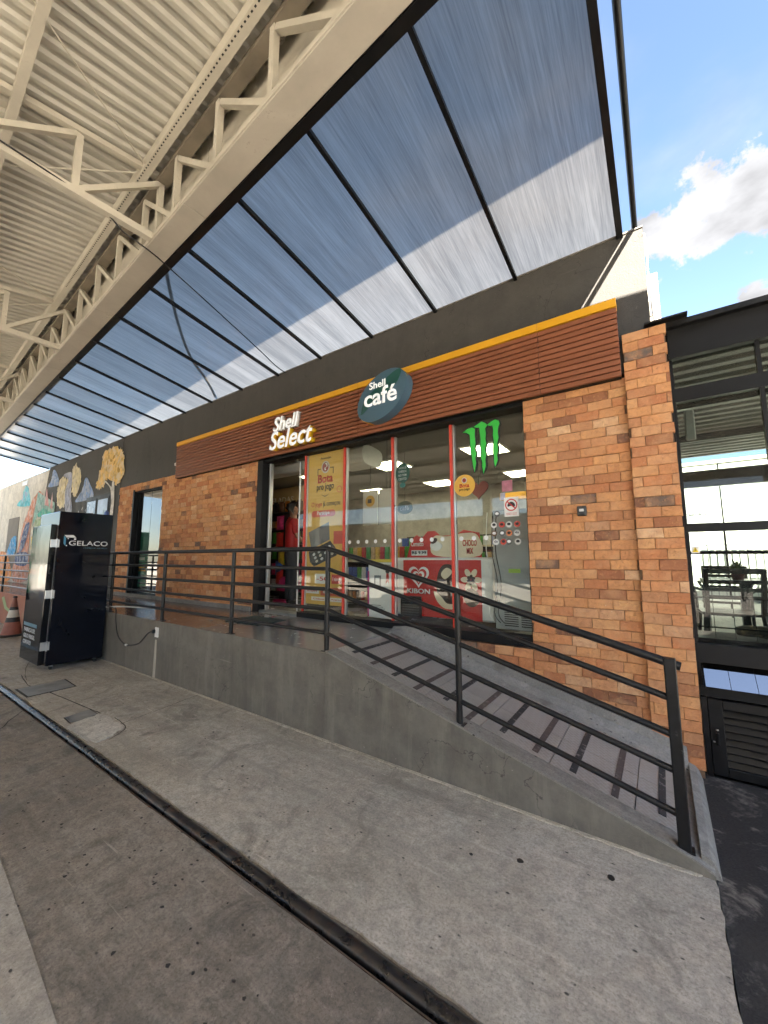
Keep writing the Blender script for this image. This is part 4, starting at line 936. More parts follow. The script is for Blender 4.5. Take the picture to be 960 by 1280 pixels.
for c in CLAW:
    cx = sum(p[0] for p in c)/len(c); cz = sum(p[1] for p in c)/len(c)
    MB().prism(c, 'y', FY-.003, FY-.0015).build('claw', GREENL, cl)
    # outline: grown copy behind
    n = len(c); area = sum(c[i][0]*c[(i+1) % n][1] - c[(i+1) % n][0]*c[i][1] for i in range(n)); sg = 1 if area > 0 else -1
    grown = []
    for i in range(n):
        p, q, r_ = Vector(c[i-1]), Vector(c[i]), Vector(c[(i+1) % n]); t_ = (r_-p).normalized(); nn = Vector((t_.y, -t_.x))*sg
        grown.append(tuple(q + nn*.014*random.uniform(.7, 1.3) + Vector((.004, -.002))))
    MB().prism(grown, 'y', FY-.0005, FY+.001).build('claw_outline', INKB, cl)
# round stickers
ys = disc('round_sticker', -1.648, 2.275, .118, FY-.004, GOLD, 'round mustard sticker below the green claw decal')
MB().ell((0, .055), .030, .032, -.003, -.001, 20).build('badge', flat('silver print', (.5, .5, .5), .5), ys); MB().ell((0, .055), .021, .023, -.005, -.0032, 18).build('badge_core', flat('dark red print', (.25, .02, .02), .5), ys)
text('lettering', 'Bota', -.055, .055, -.02, .02, -.003, flat('red print', (.50, .03, .02), .5), ys, .0015, .02); text('lettering', 'pro jogo', -.06, .06, -.06, -.03, -.003, INKB, ys, .0015, .012)
gs = disc('round_sticker', -2.425, 2.51, .098, FY-.002, DKGREEN, 'dark green rounded sticker with white words on the middle pane', rz_=.12)
for i, t_ in enumerate(('VOCÊ', 'CHEGOU', 'NO TOM', 'CERTO')): text('lettering', t_, -.055, .055, .05-.045*i, .078-.045*i, -.002, flat('grey white print', (.4, .43, .42), .5), gs, .001, .01)
MB().ell((0, -.145), .04, .03, 0, .001, 20).build('film_tail', flat('teal print', (.02, .11, .10), .5), gs)
np_ = tag(empty('prohibition_sign', (0, 0, 0)), 'small white prohibition notice with a red ring on the right pane', 'notice')
MB().box(-1.235, -1.095, FY, FY+.001, 1.915, 2.105).build('film', flat('white film', (.74, .74, .72), .5), np_)
ring = [(-1.165+.06*math.cos(2*math.pi*k/28), 2.03+.06*math.sin(2*math.pi*k/28)) for k in range(28)]; rin = [(-1.165+.049*math.cos(2*math.pi*k/28), 2.03+.049*math.sin(2*math.pi*k/28)) for k in range(28)]
m = MB(); m.v = [(x, FY-.001, z) for x, z in ring+rin]; m.f = [(i, (i+1) % 28, 28+(i+1) % 28, 28+i) for i in range(28)]; m.build('ring', REDP, np_)
MB().prism(spline([(-1.20, 2.015), (-1.195, 2.045), (-1.165, 2.062), (-1.135, 2.045), (-1.13, 2.012), (-1.165, 2.02)], 4), 'y', FY-.002, FY-.0006).build('helmet', INKB, np_)
MB().prism([(-1.208, 2.062), (-1.20, 2.070), (-1.122, 1.998), (-1.130, 1.990)], 'y', FY-.0035, FY-.0024).build('slash', REDP, np_)
for z in (1.945, 1.932): text('lettering', 'PROIBIDO O USO DE', -1.215, -1.115, z, z+.008, FY-.0015, REDP, np_, .001)
random.seed(9)
rows = [(1.95, [-1.31]), (1.84, [-1.345, -1.265, -1.195, -1.115]), (1.755, [-1.345, -1.265, -1.195, -1.12]), (1.67, [-1.255, -1.20, -1.115, -1.33])]
cols = [((.62, .62, .60), 'white'), ((.10, .10, .10), 'charcoal'), ((.5, .06, .04), 'red'), ((.13, .08, .05), 'dark brown'), ((.60, .20, .08), 'orange')]
for r_, (z, xs_) in enumerate(rows):
    for j, x in enumerate(xs_):
        c, cn_ = cols[[1, 0, 0, 0, 0, 2, 0, 2, 3, 1, 4, 0, 2][(r_*4+j) % 13]]
        st = tag(empty('brand_sticker', (x, FY, z)), 'round %s sticker, %s from left in the %s sticker row below the notice' % (cn_, ('first', 'second', 'third', 'fourth')[sorted(xs_).index(x)], ('single top', 'upper', 'middle', 'lowest')[r_]), 'sticker', '%s stickers in rows on the right pane' % cn_)
        MB().ell((0, 0), .030, .030, 0, .001, 20).build('film', flat('sticker ' + cn_, c, .5), st)
        MB().ell((0, .003), .018, .014, -.0015, -.0004, 14).build('mark', INKB if c[0] > .3 else LOGO, st)
        if cn_ == 'white' and j == 3: text('lettering', '27', -.016, .016, -.012, .014, -.003, LOGO, st, .001, .02)
# pink notes
for i, (x0, x1, z0, z1, c, l) in enumerate(((-1.255, -1.15, 2.17, 2.28, (.55, .16, .26), 'small pink note stuck to the glass above the prohibition notice'), (-1.275, -1.225, 2.09, 2.16, (.5, .45, .6), 'small lilac slip stuck to the glass left of the notice'))):
    tag(MB().box(x0, x1, GY+.0085, GY+.0098, z0, z1).build('paper_note', pm('note %d' % i, c, .7, .2, 30)), l, 'note')

# ------------------------------------------------------------------ inside the shop
def product_row(parent_rack, kind, x0, x1, y, z, n, cols, label, group, h=.14, w=None, axis='x'):
    w = w or (x1-x0)/n*.84
    for i in range(n):
        x = x0 + (i+.5)*(x1-x0)/n; c = cols[i % len(cols)]
        p = (x, y, z) if axis == 'x' else (y, x, z)
        o = mobj(kind, SHAPES[kind](w, h), None, None, p); o.data.materials.append(flat('pack %s' % str(c), c, .35, var=.25, scale=30))
        if axis != 'x': o.rotation_euler.z = math.pi/2
        tag(o, '%s %s, %s from the left %s' % (CNAME.get(c, 'coloured'), {'snack_bag': 'bag', 'can': 'tub', 'carton': 'carton', 'bottle': 'bottle'}[kind], ORD[i], label), {'snack_bag': 'snack bag', 'can': 'can', 'carton': 'carton', 'bottle': 'bottle'}[kind], group)
def shp_bag(w, h):
    m = MB(); n = 6; vs = []
    for j in range(n+1):
        t = j/n; th = .035*math.sin(math.pi*t)**.6 + .002; ww = w/2*(1 - .10*math.sin(math.pi*t))
        for (sx, sy) in ((-1, 0), (-.55, -.8), (0, -1), (.55, -.8), (1, 0), (.55, .8), (0, 1), (-.55, .8)): vs.append((sx*ww, sy*th, h*t))
    fs = [(j*8+k, j*8+(k+1) % 8, (j+1)*8+(k+1) % 8, (j+1)*8+k) for j in range(n) for k in range(8)] + [tuple(range(7, -1, -1)), tuple(n*8+k for k in range(8))]
    return m.add(vs, fs).mesh('snack_bag', True)
def shp_can(w, h): return MB().lathe([(w*.40, 0), (w*.45, h*.05), (w*.45, h*.9), (w*.36, h*.97), (w*.36, h)], 12).mesh('can', True)
def shp_carton(w, h): return MB().cbox(-w/2, w/2, -w*.35, w*.35, 0, h, .004).mesh('carton')
def shp_bottle(w, h): return MB().lathe([(w*.42, 0), (w*.45, h*.04), (w*.45, h*.55), (w*.40, h*.66), (w*.16, h*.82), (w*.15, h*.92), (w*.18, h*.93), (w*.18, h)], 12).mesh('bottle', True)
SHAPES = {'snack_bag': shp_bag, 'can': shp_can, 'carton': shp_carton, 'bottle': shp_bottle}
PINK = (.55, .04, .16); RED = (.5, .03, .02); GRN = (.06, .30, .04); YEL = (.65, .42, .03); ORG = (.6, .2, .03); BLU = (.04, .10, .35); BRN = (.14, .06, .03); TANP = (.5, .33, .14); WHT = (.6, .6, .58); DRK = (.03, .03, .035)

CNAME = {PINK: 'pink', RED: 'red', GRN: 'green', YEL: 'yellow', ORG: 'orange', BLU: 'blue', BRN: 'brown', TANP: 'tan', WHT: 'white', DRK: 'black'}
ORD = 'first second third fourth fifth sixth seventh eighth ninth tenth eleventh twelfth thirteenth fourteenth fifteenth sixteenth seventeenth eighteenth nineteenth twentieth'.split()
# snack rack seen through the open door
rk = tag(empty('snack_rack', (-6.35, 5.45, .758)), 'dark snack rack full of bright bags seen through the open doorway', 'rack')
MB().box(-.75, .95, .16, .20, 0, 1.95).build('back_panel', INKB, rk)
for z in (.10, .42, .74, 1.06, 1.38, 1.70): MB().cbox(-.75, .95, -.16, .159, z-.02, z, .003).build('shelf', INKB, rk)
for x in (-.77, .97): MB().cbox(x-.02, x+.02, -.16, .20, 0, 1.98, .003).build('side', INKB, rk)
for i, (z, kind, cols, nm) in enumerate(((.10, 'snack_bag', [PINK, RED, WHT], 'pink and red'), (.42, 'snack_bag', [PINK, BLU, PINK, RED], 'pink'), (.74, 'snack_bag', [RED, GRN, GRN, BRN], 'red and green'), (1.06, 'snack_bag', [YEL, GRN, GRN, YEL, ORG], 'yellow and green'), (1.38, 'can', [TANP, ORG, TANP], 'tan'), (1.70, 'snack_bag', [BRN, ORG, DRK], 'brown'))):
    product_row(rk, kind, -7.05, -5.45, 5.40, .758+z, 9 if kind == 'snack_bag' else 14, cols, 'on the %s shelf of the doorway rack' % ('lowest', 'second', 'third', 'fourth', 'fifth', 'top')[i], 'packs on the %s shelf of the snack rack' % ('lowest', 'second', 'third', 'fourth', 'fifth', 'top')[i], .24 if kind == 'snack_bag' else .15)
# hanging pink bags beside the door frame
for i, (x, y, z, c) in enumerate(((-5.52, 4.62, 2.02, PINK), (-5.52, 4.62, 1.72, RED), (-5.45, 4.62, 1.40, YEL), (-5.30, 4.62, 1.42, GRN), (-5.50, 4.62, 1.08, RED), (-5.42, 4.62, .95, PINK), (-5.52, 4.62, 1.22, BLU))):
    o = mobj('snack_bag', shp_bag(.20, .25), None, None, (x, y, z)); o.data.materials.append(flat('pack %s' % str(c), c, .35, var=.25, scale=30))
    tag(o, 'snack bag hanging on the stand just inside the shop doorway, %s' % ('topmost, pink', 'second from top, red', 'yellow', 'green', 'low and red', 'lowest, pink', 'blue')[i], 'snack bag', 'bags on the doorway stand')
st = tag(empty('snack_stand', (-5.45, 4.70, .758)), 'slim pink display stand just inside the doorway', 'stand')
MB().box(-.14, .18, .0, .012, .05, 1.55).build('back', DRKM if False else INKB, st); MB().cbox(-.14, .18, -.14, .10, 0, .05, .01).build('foot', flat('magenta', (.45, .02, .12), .4), st)
# brown header board with letters, dark cooler below
hb = tag(empty('header_board', (0, 0, 0)), 'brown header board with pale capital letters above the dark coolers', 'sign')
MB().cbox(-8.60, -6.2, 6.50, 6.58, 2.62, 3.28, .004).build('board', pm('brown board', (.46, .31, .15), .6, .08, 3), hb)
text('lettering', 'GELADAS', -8.28, -7.30, 2.90, 3.05, 6.492, flat('cream letter', (.60, .52, .40), .5), hb, .006, .015)
ck = tag(empty('drink_cooler', (0, 0, 0)), 'dark wall of drink coolers behind the snack rack', 'cooler')
MB().box(-8.6, -6.2, 6.60, 7.3, .758, 2.60).build('cabinet', INKB, ck)
for x in (-8.2, -7.4, -6.6): MB().cbox(x-.37, x+.37, 6.575, 6.598, .85, 2.55, .004).build('door', GLASS_D, ck)
# air curtain and unit over the door
ac = tag(empty('air_curtain', (0, 0, 0)), 'long white air curtain unit hung above the shop doorway', 'air conditioner')
MB().cbox(-5.95, -4.55, 4.30, 4.52, 2.93, 3.10, .02).build('case', flat('pale grey plastic', (.60, .62, .60), .4), ac)
for x in (-5.7, -4.9): MB().box(x-.02, x+.02, 4.38, 4.42, 3.10, 3.319).build('bracket', ALU, ac)
ac2 = tag(empty('ceiling_blower', (0, 0, 0)), 'white rounded ceiling blower inside the shop behind the second pane', 'air conditioner')
MB().prism(spline([(4.4, 2.92), (4.75, 2.90), (4.85, 3.02), (4.8, 3.16), (4.4, 3.17)], 4), 'x', -3.95, -3.45).build('case', flat('pale grey plastic', (.60, .62, .60), .4), ac2)
MB().box(-3.72, -3.68, 4.5, 4.54, 3.15, 3.319).build('bracket', ALU, ac2)
# hanging white boards
for i, (x0, x1) in enumerate(((-3.63, -3.36), (-3.33, -3.06))):
    h_ = tag(empty('hanging_board', (0, 0, 0)), ['white hanging board with a round yellow sticker', 'plain white hanging board beside the stickered one'][i], 'board')
    MB().cbox(x0, x1, 4.60, 4.63, 2.0, 2.52, .003).build('board', flat('off white board', (.62, .61, .56), .6), h_)
    MB().tube([((x0+x1)/2, 4.615, 2.51), ((x0+x1)/2, 4.615, 3.319)], .004, 6).build('cord', INKB, h_)
    if i == 0: MB().ell((-3.49, 2.36), .085, .085, 4.594, 4.599, 24).build('sticker', GOLD, h_); MB().box(-3.53, -3.46, 4.590, 4.5935, 2.33, 2.39).build('sticker_print', INKB, h_)
# ice cream freezer with red front and header
kf = tag(empty('ice_cream_freezer', (0, 0, 0)), 'red and white ice cream freezer behind the right panes', 'freezer')
KY = 4.21
MB().cbox(-2.80, -1.50, KY, KY+.70, .758+.06, 1.52, .02).build('cabinet', WHITE, kf)
MB().box(-2.66, -1.64, KY-.006, KY-.001, .82, 1.49).build('front_panel', pm('red panel', (.50, .022, .018), .35, .06, 2, 0), kf)
MB().box(-2.70, -2.40, KY-.012, KY-.0065, .80, 1.05).build('grille', INKB, kf)
for k in range(7): MB().box(-2.68, -2.44, KY-.016, KY-.0125, .82+.03*k, .832+.03*k).build('slat', flat('grey grille', (.06, .06, .065), .5), kf)
CRM = flat('cream print', (.72, .62, .45), .5); CHOC = flat('chocolate print', (.055, .022, .012), .35); WPR = flat('white print', (.75, .75, .73), .5)
# heart spiral mark and name
hx, hz = -2.44, 1.30
def heart(r): return [(hx + r*16*math.sin(t)**3/17, hz + r*(13*math.cos(t)-5*math.cos(2*t)-2*math.cos(3*t)-math.cos(4*t))/17) for t in [2*math.pi*k/40 for k in range(40)]]
ho, hi = heart(.155), heart(.118); m = MB(); m.v = [(x, KY-.009, z) for x, z in ho+hi]; m.f = [(i, (i+1) % 40, 40+(i+1) % 40, 40+i) for i in range(40)]; m.build('heart_mark', WPR, kf)
ho, hi = heart(.085), heart(.052); m = MB(); m.v = [(x, KY-.009, z-.005) for x, z in ho+hi]; m.f = [(i, (i+1) % 40, 40+(i+1) % 40, 40+i) for i in range(40)]; m.build('heart_mark', WPR, kf)
text('lettering', 'KIBON', -2.60, -2.28, 1.085, 1.145, KY-.018, WPR, kf, .003, .025)
MB().prism(spline([(-2.16, 1.0), (-2.19, 1.25), (-2.12, 1.42), (-2.0, 1.43), (-1.93, 1.3), (-1.91, 1.05), (-2.0, .97)], 6), 'y', KY-.012, KY-.007).build('ice_cream_print', CHOC, kf)
MB().prism(spline([(-2.13, 1.33), (-2.06, 1.40), (-1.99, 1.36), (-2.03, 1.30), (-2.09, 1.27)], 5), 'y', KY-.016, KY-.0125).build('ice_cream_bite', CRM, kf)
MB().prism(spline([(-2.23, 1.12), (-2.18, 1.0), (-2.08, .93), (-1.95, .94), (-1.93, .99), (-2.06, .99), (-2.14, 1.07)], 5), 'y', KY-.016, KY-.0125).build('milk_splash', CRM, kf)
for k in range(6):
    a = k*1.05; MB().ell((-1.76+.075*math.cos(a), 1.27+.085*math.sin(a)), .05, .032, KY-.012, KY-.007, 14, a).build('popcorn_print', CRM, kf)
    MB().ell((-1.76+.03*math.cos(a+.5), 1.27+.035*math.sin(a+.5)), .025, .018, KY-.015, KY-.0125, 12, a).build('sauce_print', CHOC, kf)
MB().prism(spline([(-1.86, 1.08), (-1.80, 1.17), (-1.70, 1.15), (-1.66, 1.05), (-1.72, .98), (-1.80, .98)], 5), 'y', KY-.012, KY-.007).build('sauce_print', CHOC, kf)
hd = tag(empty('freezer_header', (0, 0, 0)), 'printed red and cream price header standing on the ice cream freezer', 'display')
MB().prism([(-2.62, 1.521), (-1.64, 1.521), (-1.66, 1.80), (-1.85, 1.84), (-1.95, 1.78), (-2.15, 1.78), (-2.22, 1.84), (-2.32, 1.84), (-2.40, 1.76), (-2.48, 1.80), (-2.56, 1.74)], 'y', KY+.02, KY+.032).build('card', pm('red panel', (.50, .022, .018)), hd)
MB().prism(spline([(-2.20, 1.54), (-2.28, 1.66), (-2.22, 1.78), (-2.05, 1.77), (-1.85, 1.80), (-1.68, 1.77), (-1.66, 1.54)], 5), 'y', KY+.014, KY+.019).build('cream_print', CRM, hd)
MB().prism(spline([(-2.28, 1.68), (-2.20, 1.72), (-2.12, 1.66), (-2.18, 1.60), (-2.26, 1.62)], 5), 'y', KY+.009, KY+.0135).build('cone_print', WPR, hd)
MB().ell((-2.23, 1.72), .05, .03, KY+.006, KY+.0085, 16, .5).build('sauce_print', CHOC, hd)
MB().box(-2.55, -2.33, KY+.010, KY+.0195, 1.545, 1.61).build('price_label', WPR, hd)
text('lettering', 'R$ 9,99', -2.54, -2.34, 1.557, 1.598, KY+.006, INKB, hd, .003, .02)
text('lettering', 'Cornetto', -2.56, -2.38, 1.66, 1.72, KY+.015, WPR, hd, .003, .01)
text('lettering', 'CHOCO\nMIX', -1.86, -1.69, 1.56, 1.72, KY+.009, flat('red print', (.50, .03, .02), .5), hd, .003, .02)
# white information panel with yellow top
wp = tag(empty('white_panel', (0, 0, 0)), 'white printed panel with a yellow top edge behind the middle pane', 'panel')
MB().cbox(-3.06, -2.66, 4.0, 4.03, .78, 1.46, .003).build('board', WHITE, wp)
MB().cbox(-3.08, -2.64, 3.98, 4.035, 1.462, 1.50, .003).build('top_edge', flat('yellow edge', (.65, .5, .02), .4), wp)
MB().box(-3.062, -3.045, 3.99, 3.9995, .79, 1.35).build('pink_edge', flat('pink edge', (.5, .05, .2), .4), wp)
MB().box(-2.96, -2.86, 3.993, 3.9992, 1.14, 1.30).build('cup_print', flat('grey print', (.13, .14, .15), .5), wp)
MB().box(-2.94, -2.88, 3.99, 3.9925, 1.16, 1.27).build('cup_label', WPR, wp)
MB().ell((-2.76, 1.36), .03, .035, 3.992, 3.9992, 14).build('ribbon_print', INKB, wp)
MB().prism([(-2.775, 1.34), (-2.745, 1.34), (-2.74, 1.20), (-2.76, 1.23), (-2.785, 1.20)], 'y', 3.9925, 3.9992).build('ribbon_tail', REDP, wp)
for k in range(3): MB().box(-3.02, -2.86+.03*k, 3.995, 3.9992, .93-.02*k, .937-.02*k).build('print_line', flat('grey print', (.13, .14, .15), .5), wp)
text('lettering', 'Promo', -2.79, -2.71, 1.415, 1.44, 3.996, INKB, wp, .002)
# gondola shelves deeper in the shop
for gi, (gx0, gx1, gy, zt) in enumerate(((-4.0, -1.2, 6.3, 1.65), (-5.2, -1.2, 8.2, 2.05), (-4.6, -2.75, 5.15, 1.70))):
    gd_ = tag(empty('gondola_shelf', (0, 0, 0)), ['dark gondola shelf of goods in the middle of the shop', 'long dark wall shelf of goods at the back of the shop', 'dark low shelf of goods just behind the second pane'][gi], 'shelf')
    MB().box(gx0, gx1, gy+.2, gy+.24, .758, zt).build('back', BLACKF, gd_)
    zs = [.85, 1.17, 1.49] + ([1.80] if gi == 1 else [])
    for si, z in enumerate(zs):
        MB().box(gx0, gx1, gy-.2, gy+.199, z-.025, z).build('shelf', BLACKF, gd_)
        MB().box(gx0, gx1, gy-.206, gy-.2005, z-.035, z+.005).build('price_rail', flat('price rail', (.5, .45, .3), .5), gd_)
        kd = ['carton', 'bottle', 'can', 'carton'][(si+gi) % 4]
        product_row(gd_, kd, gx0+.05, gx1-.05, gy-.09, z+.001, 20 if kd != 'carton' else 19, [[ORG, BRN, RED, TANP], [BLU, GRN, WHT, BLU], [TANP, YEL, RED, GRN], [PINK, WHT, GRN, BRN]][(si+2*gi) % 4],
                    'on the %s level of the %s' % (('lowest', 'second', 'third', 'top')[si], ('middle gondola', 'back wall shelf', 'front shelf')[gi]), 'packs on the %s level of the %s' % (('lowest', 'second', 'third', 'top')[si], ('middle gondola', 'back wall shelf', 'front shelf')[gi]), .2 if kd != 'can' else .13)
br = tag(empty('bread_basket', (0, 0, 0)), 'low wire display with orange snack packs behind the white panel', 'basket')
MB().box(-3.32, -3.08, 4.5, 4.9, .80, .82).build('tray', INKB, br)
for z in (.95, 1.1, 1.25): MB().tube([(-3.32, 4.5, z), (-2.9, 4.5, z)], .006, 6).build('wire', INKB, br)
for z, l in ((.82, 'lower'), (1.08, 'upper')): product_row(br, 'carton', -3.32, -2.95, 4.62, z, 4, [BRN, ORG, BRN, RED], 'in the %s row of the wire display' % l, 'packs in the %s row of the wire display' % l, .18)
# grey service panel with vents, cables on the right
sp = tag(empty('service_panel', (0, 0, 0)), 'pale grey appliance back with vents and wires at the right end of the window', 'appliance')
MB().cbox(-1.46, -1.02, 4.10, 4.16, .78, 2.02, .01).build('back', pm('galvanised grey', (.36, .38, .38), .5, .12, 3, 0), sp)
for k in range(7):
    for j in range(2): MB().box(-1.36+.17*j, -1.22+.17*j, 4.094, 4.0992, .82+.022*k, .830+.022*k).build('vent', INKB, sp)
for k, xx in enumerate((-1.44, -1.40, -1.50)): MB().tube(spline([(xx, 4.07, 2.0), (xx-.02, 4.06, 1.6), (xx+.03, 4.06, 1.25), (xx-.01, 4.06, .95), (xx+.05, 4.06, .85)], 5, False), .005, 6).build('wire', INKB if k != 2 else WHITE, sp)
MB().box(-1.30, -1.18, 4.092, 4.0985, 1.36, 1.40).build('label_print', flat('lime label', (.4, .6, .1), .5), sp)
# yellow beam and small hanging signs
tag(MB().cbox(-2.3, -.96, 6.9, 7.0, 2.55, 2.68, .004).build('yellow_header', YELLOW), 'yellow header strip over the back counter on the right', 'sign')
ht = tag(empty('heart_sign', (0, 0, 0)), 'dark red heart hanging behind the round mustard sticker', 'sign')
hx, hz = -1.72, 2.33
MB().prism(heart(.13), 'y', 4.40, 4.41).build('card', flat('dark red print', (.25, .02, .02), .5), ht); MB().tube([(-1.72, 4.405, 2.38), (-1.72, 4.405, 3.319)], .003, 6).build('cord', INKB, ht)
cs_ = tag(empty('hanging_disc', (0, 0, 0)), 'small dark green hanging disc with pale lettering inside the shop', 'sign')
MB().ell((-3.45, 2.36), .15, .11, 5.50, 5.52, 28).build('disc', DKGREEN, cs_); text('lettering', 'café', -3.54, -3.36, 2.31, 2.39, 5.494, flat('grey white print', (.4, .43, .42), .5), cs_, .004, .02)
MB().tube([(-3.45, 5.51, 2.46), (-3.45, 5.51, 3.319)], .003, 6).build('cord', INKB, cs_)

# ------------------------------------------------------------------ person in the doorway
def skin(name, V, E, Rr, mat, parent, sub=2, root=0):
    me = bpy.data.meshes.new(name); me.from_pydata(V, E, []); o = mobj(name, me, mat, parent)
    md = o.modifiers.new('skin', 'SKIN'); md.use_smooth_shade = True
    for i, sv in enumerate(me.skin_vertices[0].data): r = Rr[i]; sv.radius = r if isinstance(r, tuple) else (r, r); sv.use_root = (i == root)
    s2 = o.modifiers.new('sub', 'SUBSURF'); s2.levels = sub; s2.render_levels = sub
    return o
pe = tag(empty('person', (-5.07, 4.50, .759), R(-28)), 'person in red polo shirt and grey trousers standing in the shop doorway', 'person')
pe.scale = (.97, .97, .97)
V = [(0, 0, .95), (0, .01, 1.12), (0, .01, 1.32), (0, 0, 1.44), (0, .01, 1.52), (0, .02, 1.60), (0, .025, 1.70),
     (-.17, -.0, 1.40), (-.235, -.01, 1.14), (-.245, .05, .90), (.17, 0, 1.40), (.24, .03, 1.15), (.17, .22, 1.02),
     (-.09, 0, .90), (-.095, .01, .50), (-.10, -.02, .09), (.09, 0, .90), (.095, .03, .50), (.10, .0, .09)]
Ed = [(0, 1), (1, 2), (2, 3), (3, 4), (4, 5), (5, 6), (3, 7), (7, 8), (8, 9), (3, 10), (10, 11), (11, 12), (0, 13), (13, 14), (14, 15), (0, 16), (16, 17), (17, 18)]
Rr = [(.13, .10), (.125, .10), (.14, .10), (.07, .06), .052, (.072, .09), (.068, .082), .05, .040, .026, .05, .040, .026, .075, .055, .035, .075, .055, .035]
body = skin('body', V, Ed, Rr, SKIN, pe)
# hands with fingers
for s, wv, aim in ((-1, Vector((-.245, .05, .90)), Vector((0, .12, -1)).normalized()), (1, Vector((.17, .22, 1.02)), Vector((-.3, .9, -.2)).normalized())):
    side_ = Vector((0, 1, 0)) if s < 0 else Vector((1, 0, 0)); side_ = (side_ - aim*side_.dot(aim)).normalized()
    palm = wv + aim*.075; Vh = [tuple(wv + aim*.005), tuple(wv + aim*.05), tuple(palm)]; Eh = [(0, 1), (1, 2)]; Rh = [.024, (.036, .017), (.034, .016)]
    nrm_ = aim.cross(side_)
    for f, ln in zip((-1.5, -.5, .5, 1.5), (.062, .075, .078, .068)):
        b = palm + side_*f*.019 + aim*.008; k = len(Vh)
        Vh += [tuple(b), tuple(b + aim*ln*.5 + nrm_*.006*s), tuple(b + aim*ln*.9 + nrm_*.026*s)]; Eh += [(2, k), (k, k+1), (k+1, k+2)]; Rh += [.010, .0085, .007]
    k = len(Vh); tb = wv + aim*.03 + side_*.03
    Vh += [tuple(tb), tuple(tb + side_*.025 + aim*.03), tuple(tb + side_*.03 + aim*.06)]; Eh += [(1, k), (k, k+1), (k+1, k+2)]; Rh += [.012, .010, .008]
    skin('hand', Vh, Eh, Rh, SKIN, body, 1)
MB().lathe([(.0, -.02), (.011, -.012), (.012, 0), (.006, .016)], 8, (0, .118, 1.605)).build('nose', SKIN, body)
for s in (-1, 1):
    MB().lathe([(.0, -.03), (.014, -.015), (.016, .01), (.004, .03)], 8, (s*.078, .02, 1.61)).build('ear', SKIN, body)
    MB().lathe([(.0, -.008), (.010, 0), (.0, .008)], 8, (s*.03, .104, 1.635)).build('eye', INKB, body)
MB().cbox(-.025, .025, .095, .108, 1.555, 1.565, .003).build('mouth', flat('lips', (.25, .09, .07), .5), body)
MB().lathe([(.066, 1.455), (.070, 1.485), (.064, 1.488), (.060, 1.46)], 20).build('collar', pm('red polo cotton', (.46, .020, .022)), pe, True)
MB().lathe([(.150, .925), (.152, .955), (.146, .956), (.144, .926)], 24).build('belt', INKB, pe, True)
skin('hair', [(0, .0, 1.66), (0, -.012, 1.72), (0, -.04, 1.62)], [(0, 1), (0, 2)], [(.078, .088), (.060, .075), (.062, .055)], flat('black hair', (.01, .009, .008), .6), pe)
skin('shirt', [(0, 0, .86), (0, .005, 1.10), (0, .01, 1.30), (0, .0, 1.42), (0, .0, 1.475), (-.165, 0, 1.405), (-.225, -.005, 1.17), (.165, 0, 1.405), (.225, .02, 1.17)], [(0, 1), (1, 2), (2, 3), (3, 4), (3, 5), (5, 6), (3, 7), (7, 8)],
     [(.175, .135), (.165, .13), (.17, .125), (.10, .085), (.062, .062), (.072, .075), (.070, .072), (.072, .075), (.070, .072)], pm('red polo cotton', (.46, .020, .022), .85, .12, 8, .15, 30), pe)
skin('trousers', [(0, 0, .98), (0, 0, .88), (-.095, 0, .78), (-.10, .01, .48), (-.105, -.01, .06), (.095, 0, .78), (.10, .03, .48), (.105, .01, .06)], [(0, 1), (1, 2), (2, 3), (3, 4), (1, 5), (5, 6), (6, 7)],
     [(.165, .125), (.175, .135), (.098, .105), (.085, .085), (.075, .08), (.098, .105), (.085, .085), (.075, .08)], pm('charcoal cotton', (.045, .048, .055), .9, .15, 8, .2, 30), pe)
for s in (-1, 1):
    skin('shoe', [(s*.105, -.05, .045), (s*.11, .06, .042), (s*.12, .15, .032)], [(0, 1), (1, 2)], [(.045, .044), (.045, .040), (.038, .030)], flat('black shoe', (.012, .012, .012), .4), pe, 1)

# ------------------------------------------------------------------ glazed annex on the right
ax = empty('glazed_annex', (0, 0, 0), 0, 'black framed glazed annex with louvred base right of the brick pier', 'building')
AY = 3.80; AX1 = 5.0
MB().box(.165, AX1, AY-.04, AY+.02, 3.10, 3.345).build('roof_fascia', BLACKF, ax)
MB().box(.165, AX1+.2, AY-.09, 8.7, 3.347, 3.39).build('roof_edge', BLACKM, ax)
MB().box(.02, .30, AY-.16, AY+.1, 3.391, 3.405).build('roof_cap', BLACKM, ax)
MB().box(.166, AX1, AY-.01, AY+.05, 2.745, 2.855).build('head_rail', BLACKF, ax)
MB().box(.166, AX1, AY-.012, AY+.048, 1.708, 1.77).build('transom', BLACKF, ax)
MB().box(.166, AX1, AY-.03, AY+.06, .75, .885).build('sill_rail', BLACKF, ax)
MB().box(.166, AX1, AY-.02, AY+.055, .515, .585).build('base_rail', BLACKF, ax)
MB().box(.166, .186, AY-.008, AY+.046, .585, 3.10).build('side_post', BLACKF, ax)
MB().box(.1505, .1645, AY-.015, AY+.14, -.10, 3.345).build('corner_filler', BLACKF, ax)
for x in (.69, 1.25, 1.8, 2.4, 3.0, 3.6, 4.2): MB().box(x-.012, x+.012, AY-.006, AY+.044, .885, 3.10).build('mullion', BLACKF, ax)
for z0, z1 in ((.886, 1.707), (1.771, 2.744), (2.856, 3.099)):
    for a, b in ((.187, .677), (.703, 1.237), (1.263, 1.787), (1.813, 2.387)): MB().box(a, b, AY+.012, AY+.02, z0, z1).build('pane', GLASS_D, ax)
for a, b in ((.20, .335), (.338, .475), (.478, .60), (.603, .9)):
    MB().prism([(AY+.02, .748), (AY+.026, .744), (AY-.109, .600), (AY-.115, .604)], 'x', a, b).build('hopper_pane', GLASS_H, ax)
